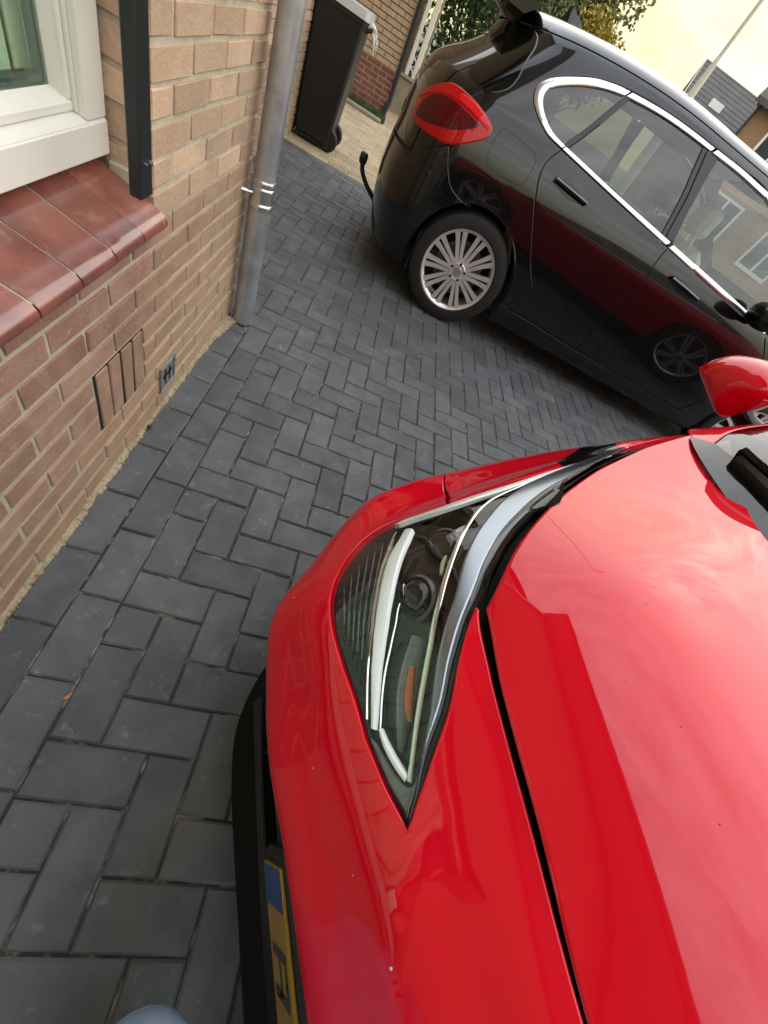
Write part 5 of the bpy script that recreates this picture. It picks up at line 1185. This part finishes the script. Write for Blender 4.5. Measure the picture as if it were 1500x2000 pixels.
ls = Sheet(lfn, 0, LS[-1], LT[0], LT[-1], RM, 120, 40); ls.sign = -1 if ls.Nm([[LS[2], LT[4]]])[0][0] > 0 else 1
lb_ = [np.array([0, LT[0]])] + [np.array([s_, LT[0]]) for s_ in LS[1:]] + [np.array([s_, LT[-1]]) for s_ in LS[:0:-1]] + [np.array([0, LT[-1]])]
panel('front_lip', ls, np.array(lb_ + [p * np.array([-1, 1]) for p in lb_[::-1]][1:-1]), M_lip, rc, sp=.03, bs=.015, gap=0, edge=0, depth=.0)
for k in range(5):                           # slats of the lower grille
    z = .30 - .016 * k; b = MB(); P = [(.05 + .02 * (abs(y) / .5) ** 3, y, z) for y in np.linspace(-.5, .5, 21)]; b.tube(P, .004, 6); b.build('grille_slat', M_blackm, rc, True)
pod = np.array(crom(us.pixs([(520, 1440), (505, 1500), (497, 1560), (500, 1620), (512, 1650), (528, 1640), (535, 1580), (530, 1500)]), 5, True))
panel('fog_lamp_cover', us, pod, M_dkplast, low, sp=.02, gap=0, off=.012, edge=.010, drop=.009, depth=.014)
# number plate on its holder
M_yellow = pm('yellow_plate', (0.45, 0.25, 0.02), 0.35, coat=.3)
M_blue = pm('blue_plate_band', (0.02, 0.07, 0.30), 0.35, coat=.3)
hold = MB().box(.038, .056, -.275, .275, .385, .520, .006).build('plate_holder', M_dkplast, low)
pv = MB().box(.033, .0375, -.26, .26, .398, .508, .001).build('number_plate', M_yellow, hold)
MB().box(.0320, .0328, .215, .258, .401, .505).build('plate_band', M_blue, hold)
b = MB()
for y0, y1, z0, z1 in ((.165, .175, .462, .538), (.125, .135, .462, .538), (.135, .165, .530, .538), (.135, .165, .496, .504), (.075, .085, .462, .538), (.04, .075, .530, .538), (.04, .075, .462, .470)): b.box(.0322, .0328, y0, y1, z0 - .047, z1 - .047)
pc = b.build('plate_character', M_gloss, hold); pc['kind'] = 'stuff'
# ------------------------------------------------------------------ rest of the body
RSEC = [(.80, .17, .0, .45, 3.60, .5), (.858, .22, -.03, .45, 3.65, .5), (.885, .35, -.05, .45, 3.65, .5), (.90, .48, -.05, .45, 3.65, .5), (.912, .60, -.03, .45, 3.6, .5), (.912, .72, .0, .45, 3.6, .5), (.892, .82, .03, .45, 3.5, .45),
        (.862, .885, .06, .45, 3.34, .42), (.838, .935, .09, .45, 3.24, .40), (.785, 1.08, .25, .5, 2.91, .38), (.72, 1.24, .5, .5, 2.56, .36), (.655, 1.36, .7, .5, 2.30, .36), (.59, 1.44, .85, .5, 2.12, .4), (.45, 1.49, .9, .5, 2.0, .4), (.22, 1.515, .95, .5, 1.95, .4), (0, 1.52, .95, .5, 1.95, .4)]
sfn, sinv, sfront, stz, SSr, SSf, ST = shell_fn(RSEC, 2.9, 2.5)
def rfn(s, t):
    p = sfn(s, t); return np.c_[4.2 - p[:, 0], -p[:, 1], p[:, 2]]
rs = Sheet(rfn, 0, 5.6, 0, ST[-1] - 1e-3, RM, 240, 100)
iv = lambda a, z: sinv(4.2 - a, z)
RARC = [iv(3.45 + .375 * math.cos(math.radians(q)), .315 + .375 * math.sin(math.radians(q))) for q in np.linspace(190, -10, 14)]
zS = 1.40; tS = stz(zS)
door = loop([iv(1.262, .30), iv(1.258, .6), iv(1.256, .87)], [iv(1.256, .87), iv(1.6, .93), iv(2.3, .95)], [iv(2.3, .95), iv(2.34, .6), iv(2.3, .26)], [iv(2.3, .26), iv(1.262, .26)])
dr1, dr2 = panel('front_door', rs, door, M_red, rc, mirror=True, sp=.035)
rear = loop([iv(2.305, .26), iv(2.345, .6), iv(2.305, .95)], [iv(2.305, .95), iv(3.0, .98), iv(3.5, 1.02)], [iv(3.5, 1.02), np.array([.02, stz(1.02)])], [np.array([.02, stz(1.02)]), np.array([.02, stz(.25)])], [np.array([.02, stz(.25)]), RARC[-1]], RARC[::-1], [RARC[0], iv(2.305, .26)])
panel('rear_body', rs, rear, M_red, rc, mirror='join', sp=.045)
fr2 = lambda q, z: sfront(q, z)
PB = [rs.pix(1397, 868), rs.pix(1498, 832), fr2(.90, 1.18), fr2(.92, zS)]
wsl = loop([fr2(0.0, .935), fr2(.5, .925), PB[0]], PB, [fr2(.92, zS), fr2(.5, zS + .04), fr2(0.0, zS + .05)])
panel('windscreen', rs, wsl, M_tint, rc, mirror='join', sp=.03, gap=0, edge=0, depth=0)
cowl = loop([fr2(0.0, .90), fr2(.5, .89), PB[0] - np.array([0, .03])], [PB[0] - np.array([0, .03]), PB[0]], [PB[0], fr2(.5, .940), fr2(0, .95)])
panel('cowl', rs, cowl, M_gloss, rc, mirror='join', sp=.03, gap=0, edge=0, off=.002, depth=0)
pil = loop(PB, [fr2(.92, zS), iv(2.25, zS)], [iv(2.25, zS), iv(2.0, 1.25), iv(1.68, 1.05), iv(1.42, .945)], [iv(1.40, .945), iv(1.256, .874)], [iv(1.256, .874), fr2(.99, .862), PB[0] - np.array([0, .03]), PB[0]])
panel('front_pillar', rs, pil, M_red, rc, mirror=True, sp=.025, off=.001)
sgl = loop([iv(1.44, .95), iv(1.70, 1.05), iv(2.02, 1.24), iv(2.27, zS)], [iv(2.27, zS), iv(3.0, zS - .02), iv(3.45, 1.25), iv(3.5, 1.03)], [iv(3.5, 1.03), iv(3.0, .985), iv(2.305, .956), iv(1.6, .936), iv(1.42, .95)])
panel('side_glass', rs, sgl, M_tint, rc, mirror=True, sp=.05, off=-.004, edge=0, gap=0, depth=0)
rrf = loop([np.array([.5, tS]), iv(3.0, zS), iv(2.25, zS)], [iv(2.25, zS), fr2(.92, zS), fr2(.5, zS + .045), fr2(0, zS + .055)], [fr2(0, zS + .055), np.array([fr2(0, zS)[0] - .2, ST[-1] - .004])], [np.array([fr2(0, zS)[0] - .2, ST[-1] - .004]), np.array([.3, ST[-1] - .004])], [np.array([.3, ST[-1] - .004]), np.array([.5, tS])])
panel('roof', rs, rrf, M_red, rc, mirror='join', sp=.05, gap=0, edge=0, depth=0)
rgl = loop([np.array([0, stz(1.025)]), iv(3.52, 1.025)], [iv(3.52, 1.025), iv(3.46, 1.25), iv(3.02, zS - .01)], [iv(3.02, zS - .01), np.array([.5, tS])], [np.array([.5, tS]), np.array([0, tS + .1])], [np.array([0, tS + .1]), np.array([0, stz(1.025)])])
panel('tailgate', rs, rgl, M_gloss, rc, mirror='join', sp=.05, gap=0, edge=0, depth=0)
lin = loop([iv(1.2, .25), iv(1.2, .86)], [iv(1.2, .86), iv(2.3, .93), iv(3.5, 1.0)], [iv(3.5, 1.0), np.array([.05, stz(1.0)])], [np.array([.05, stz(1.0)]), np.array([.05, stz(.25)])], [np.array([.05, stz(.25)]), RARC[-1]], RARC[::-1], [RARC[0], iv(1.2, .25)])
panel('door_liner', rs, lin, M_liner, rc, mirror='join', sp=.08, bs=.04, off=-.016, edge=0, gap=0, depth=0)
ribbon('window_strip', rs, [iv(1.42, .938), iv(1.6, .938), iv(2.3, .958), iv(3.0, .988), iv(3.45, 1.025)], .016, M_chrome2, rc, off=.006, mirror=True)
b = MB(); b.box(.25, 4.0, -.58, .58, .17, .30, .03); b.box(1.32, 3.0, -.82, .82, .18, .30, .03); b.build('underbody', M_liner, rc)
boxo('engine_cover', .25, .82, -.56, .56, .30, .74, M_dark, rc)
boxo('dashboard', 1.0, 1.55, -.70, .70, .60, .90, M_liner, rc, .04)
for x in (.90, 3.45):
    for sg in (-1, 1): wheel(rc, (x, sg * .875, .322), sg, spokes=7)
for x, y in ((2.0, -.36), (2.0, .36)):
    b = MB(); b.box(x - .1, x + .06, y - .22, y + .22, .5, 1.1, .05); b.box(x - .45, x, y - .22, y + .22, .42, .55, .04); b.box(x + .0, x + .1, y - .12, y + .12, 1.12, 1.28, .03); b.build('seat', M_liner, rc)
# wiper on the windscreen
wp = [rs.pix(1436, 908), rs.pix(1465, 935), rs.pix(1498, 968), fr2(.30, .945), fr2(.05, .95)]
ribbon('wiper_blade', rs, wp, [.008, .016, .018, .016, .010], M_blackm, rc, off=.026, thick=-.010)
ribbon('wiper_arm', rs, [rs.pix(1440, 900), rs.pix(1490, 945), fr2(.35, .97), fr2(.12, .965)], [.008, .010, .012, .012], M_gloss, rc, off=.038, thick=-.026)
# door mirrors
MO = [(1370, 722), (1380, 712), (1400, 701), (1440, 694), (1490, 704), (1530, 728), (1546, 757), (1525, 778), (1470, 797), (1418, 814), (1403, 806), (1386, 765)]
mo = np.array([(p.y, p.z) for p in (rl(px, py, 0, 1.42) for px, py in MO)]); mo = np.array(crom(mo, 4, True)); mc = mo.mean(0)
for sg in (1, -1):
    b = MB(); V = []; F = []; m = len(mo); lay_ = [(1.335, .30), (1.345, .55), (1.362, .75), (1.385, .90), (1.42, 1.0), (1.46, 1.0), (1.50, .95), (1.515, .90), (1.512, .80)]
    for a, k in lay_:
        for y, z in mo: V.append((a + .03 * (1 - (z - mc[1]) / .09) * 0, sg * (mc[0] + (y - mc[0]) * k), mc[1] + (z - mc[1]) * k - .012 * (1.42 - a) / .09))
    for i in range(len(lay_) - 1):
        for j in range(m): F.append((i * m + j, i * m + (j + 1) % m, (i + 1) * m + (j + 1) % m, (i + 1) * m + j))
    F += [tuple(range(m)), tuple((len(lay_) - 1) * m + j for j in range(m))]
    mh = b.add(V, F).build('door_mirror', M_red, rc, True)
    b = MB(); V = [(1.5125, sg * (mc[0] + (y - mc[0]) * .76), mc[1] + (z - mc[1]) * .76 + .0105) for y, z in mo]; b.add(V, [tuple(range(m))]).build('mirror_glass', M_chrome2, mh)
    b = MB(); b.tube([(1.50, sg * .86, .90), (1.47, sg * .90, .91), (1.45, sg * .95, .925)], [.035, .028, .03], 10); b.build('mirror_arm', M_gloss, mh, True)
# stone chip and specks of dirt on the paint
M_chip = pm('paint_chip', (.75, .6, .58), .6)
def speck(sh, px, py, r, mat, name):
    st = sh.pix(px, py); p = Vector(sh.P([st], .0006)[0]); n_ = Vector(sh.Nm([st])[0]); q = n_.to_track_quat('Z', 'Y'); rr = random.Random(px)
    V = [q @ Vector((r * rr.uniform(.5, 1.2) * math.cos(a), r * rr.uniform(.5, 1.2) * math.sin(a), 0)) + p for a in np.linspace(0, 6.2832, 9)[:-1]] + [p + n_ * .0004]
    MB().add([tuple(v) for v in V], [(i, (i + 1) % 8, 8) for i in range(8)]).build(name, mat, rc)
for px, py, r in ((764, 1890, .0018), (575, 1168, .0012), (690, 1710, .0009), (612, 1500, .0008)): speck(fs, px, py, r, M_chip, 'stone_chip')
for px, py, r in ((1128, 1012, .0011), (1119, 1009, .0007), (1262, 1180, .0008), (1330, 1420, .0007), (1405, 1610, .0009), (1222, 1330, .0006)): speck(hs_, px, py, r, M_dark, 'dirt_speck')
# ================================================================== the person taking the picture: only the legs can come into view
M_jean = pm('blue_denim', (0.13, 0.22, 0.36), 0.85, var=((0.26, 0.36, 0.50), 14, .40, .62), bump=(400, .4, .001))
M_shoe = pm('dark_shoe', (0.03, 0.03, 0.032), 0.6)
pe = empty('person', (0.525, -0.614, 0)); tag(pe, 'person in faded blue jeans, only one knee showing at the bottom', 'person')
def leg(kx, ky, kz, hip, foot):
    P = crom([hip, (kx * .6 + hip[0] * .4, ky * .55 + hip[1] * .45, kz * .6 + hip[2] * .4), (kx, ky - .085, kz + .055), (kx, ky - .062, kz - .01), (kx, ky - .088, kz - .09), (kx, (ky + foot[1]) / 2 - .05, .26), (foot[0], foot[1], .07)], 5)
    R = np.interp(np.linspace(0, 1, len(P)), [0, .2, .38, .5, .62, .8, 1], [.10, .088, .066, .060, .058, .058, .062]); return P, R
b = MB()
for kx, ky, kz, hip, foot in ((.030, .365, .52, (-.05, -.15, .84), (.03, .06, 0)), (-.29, .06, .50, (-.24, -.15, .86), (-.29, -.10, 0))):
    P, R = leg(kx, ky, kz, hip, foot); b.tube([tuple(p) for p in P], list(R), 24)
    s_ = MB(); x, y = foot[0], foot[1]; s_.tube([(x, y - .10, .045), (x, y, .055), (x, y + .07, .045), (x, y + .13, .032), (x, y + .15, .028)], [.035, .048, .044, .034, .014], 12); s_.build('shoe', M_shoe, pe, True)
b.tube([(-.145, -.17, .82), (-.145, -.20, .93), (-.145, -.22, 1.0)], [.16, .175, .16], 24)
b.build('jeans', M_jean, pe, True)
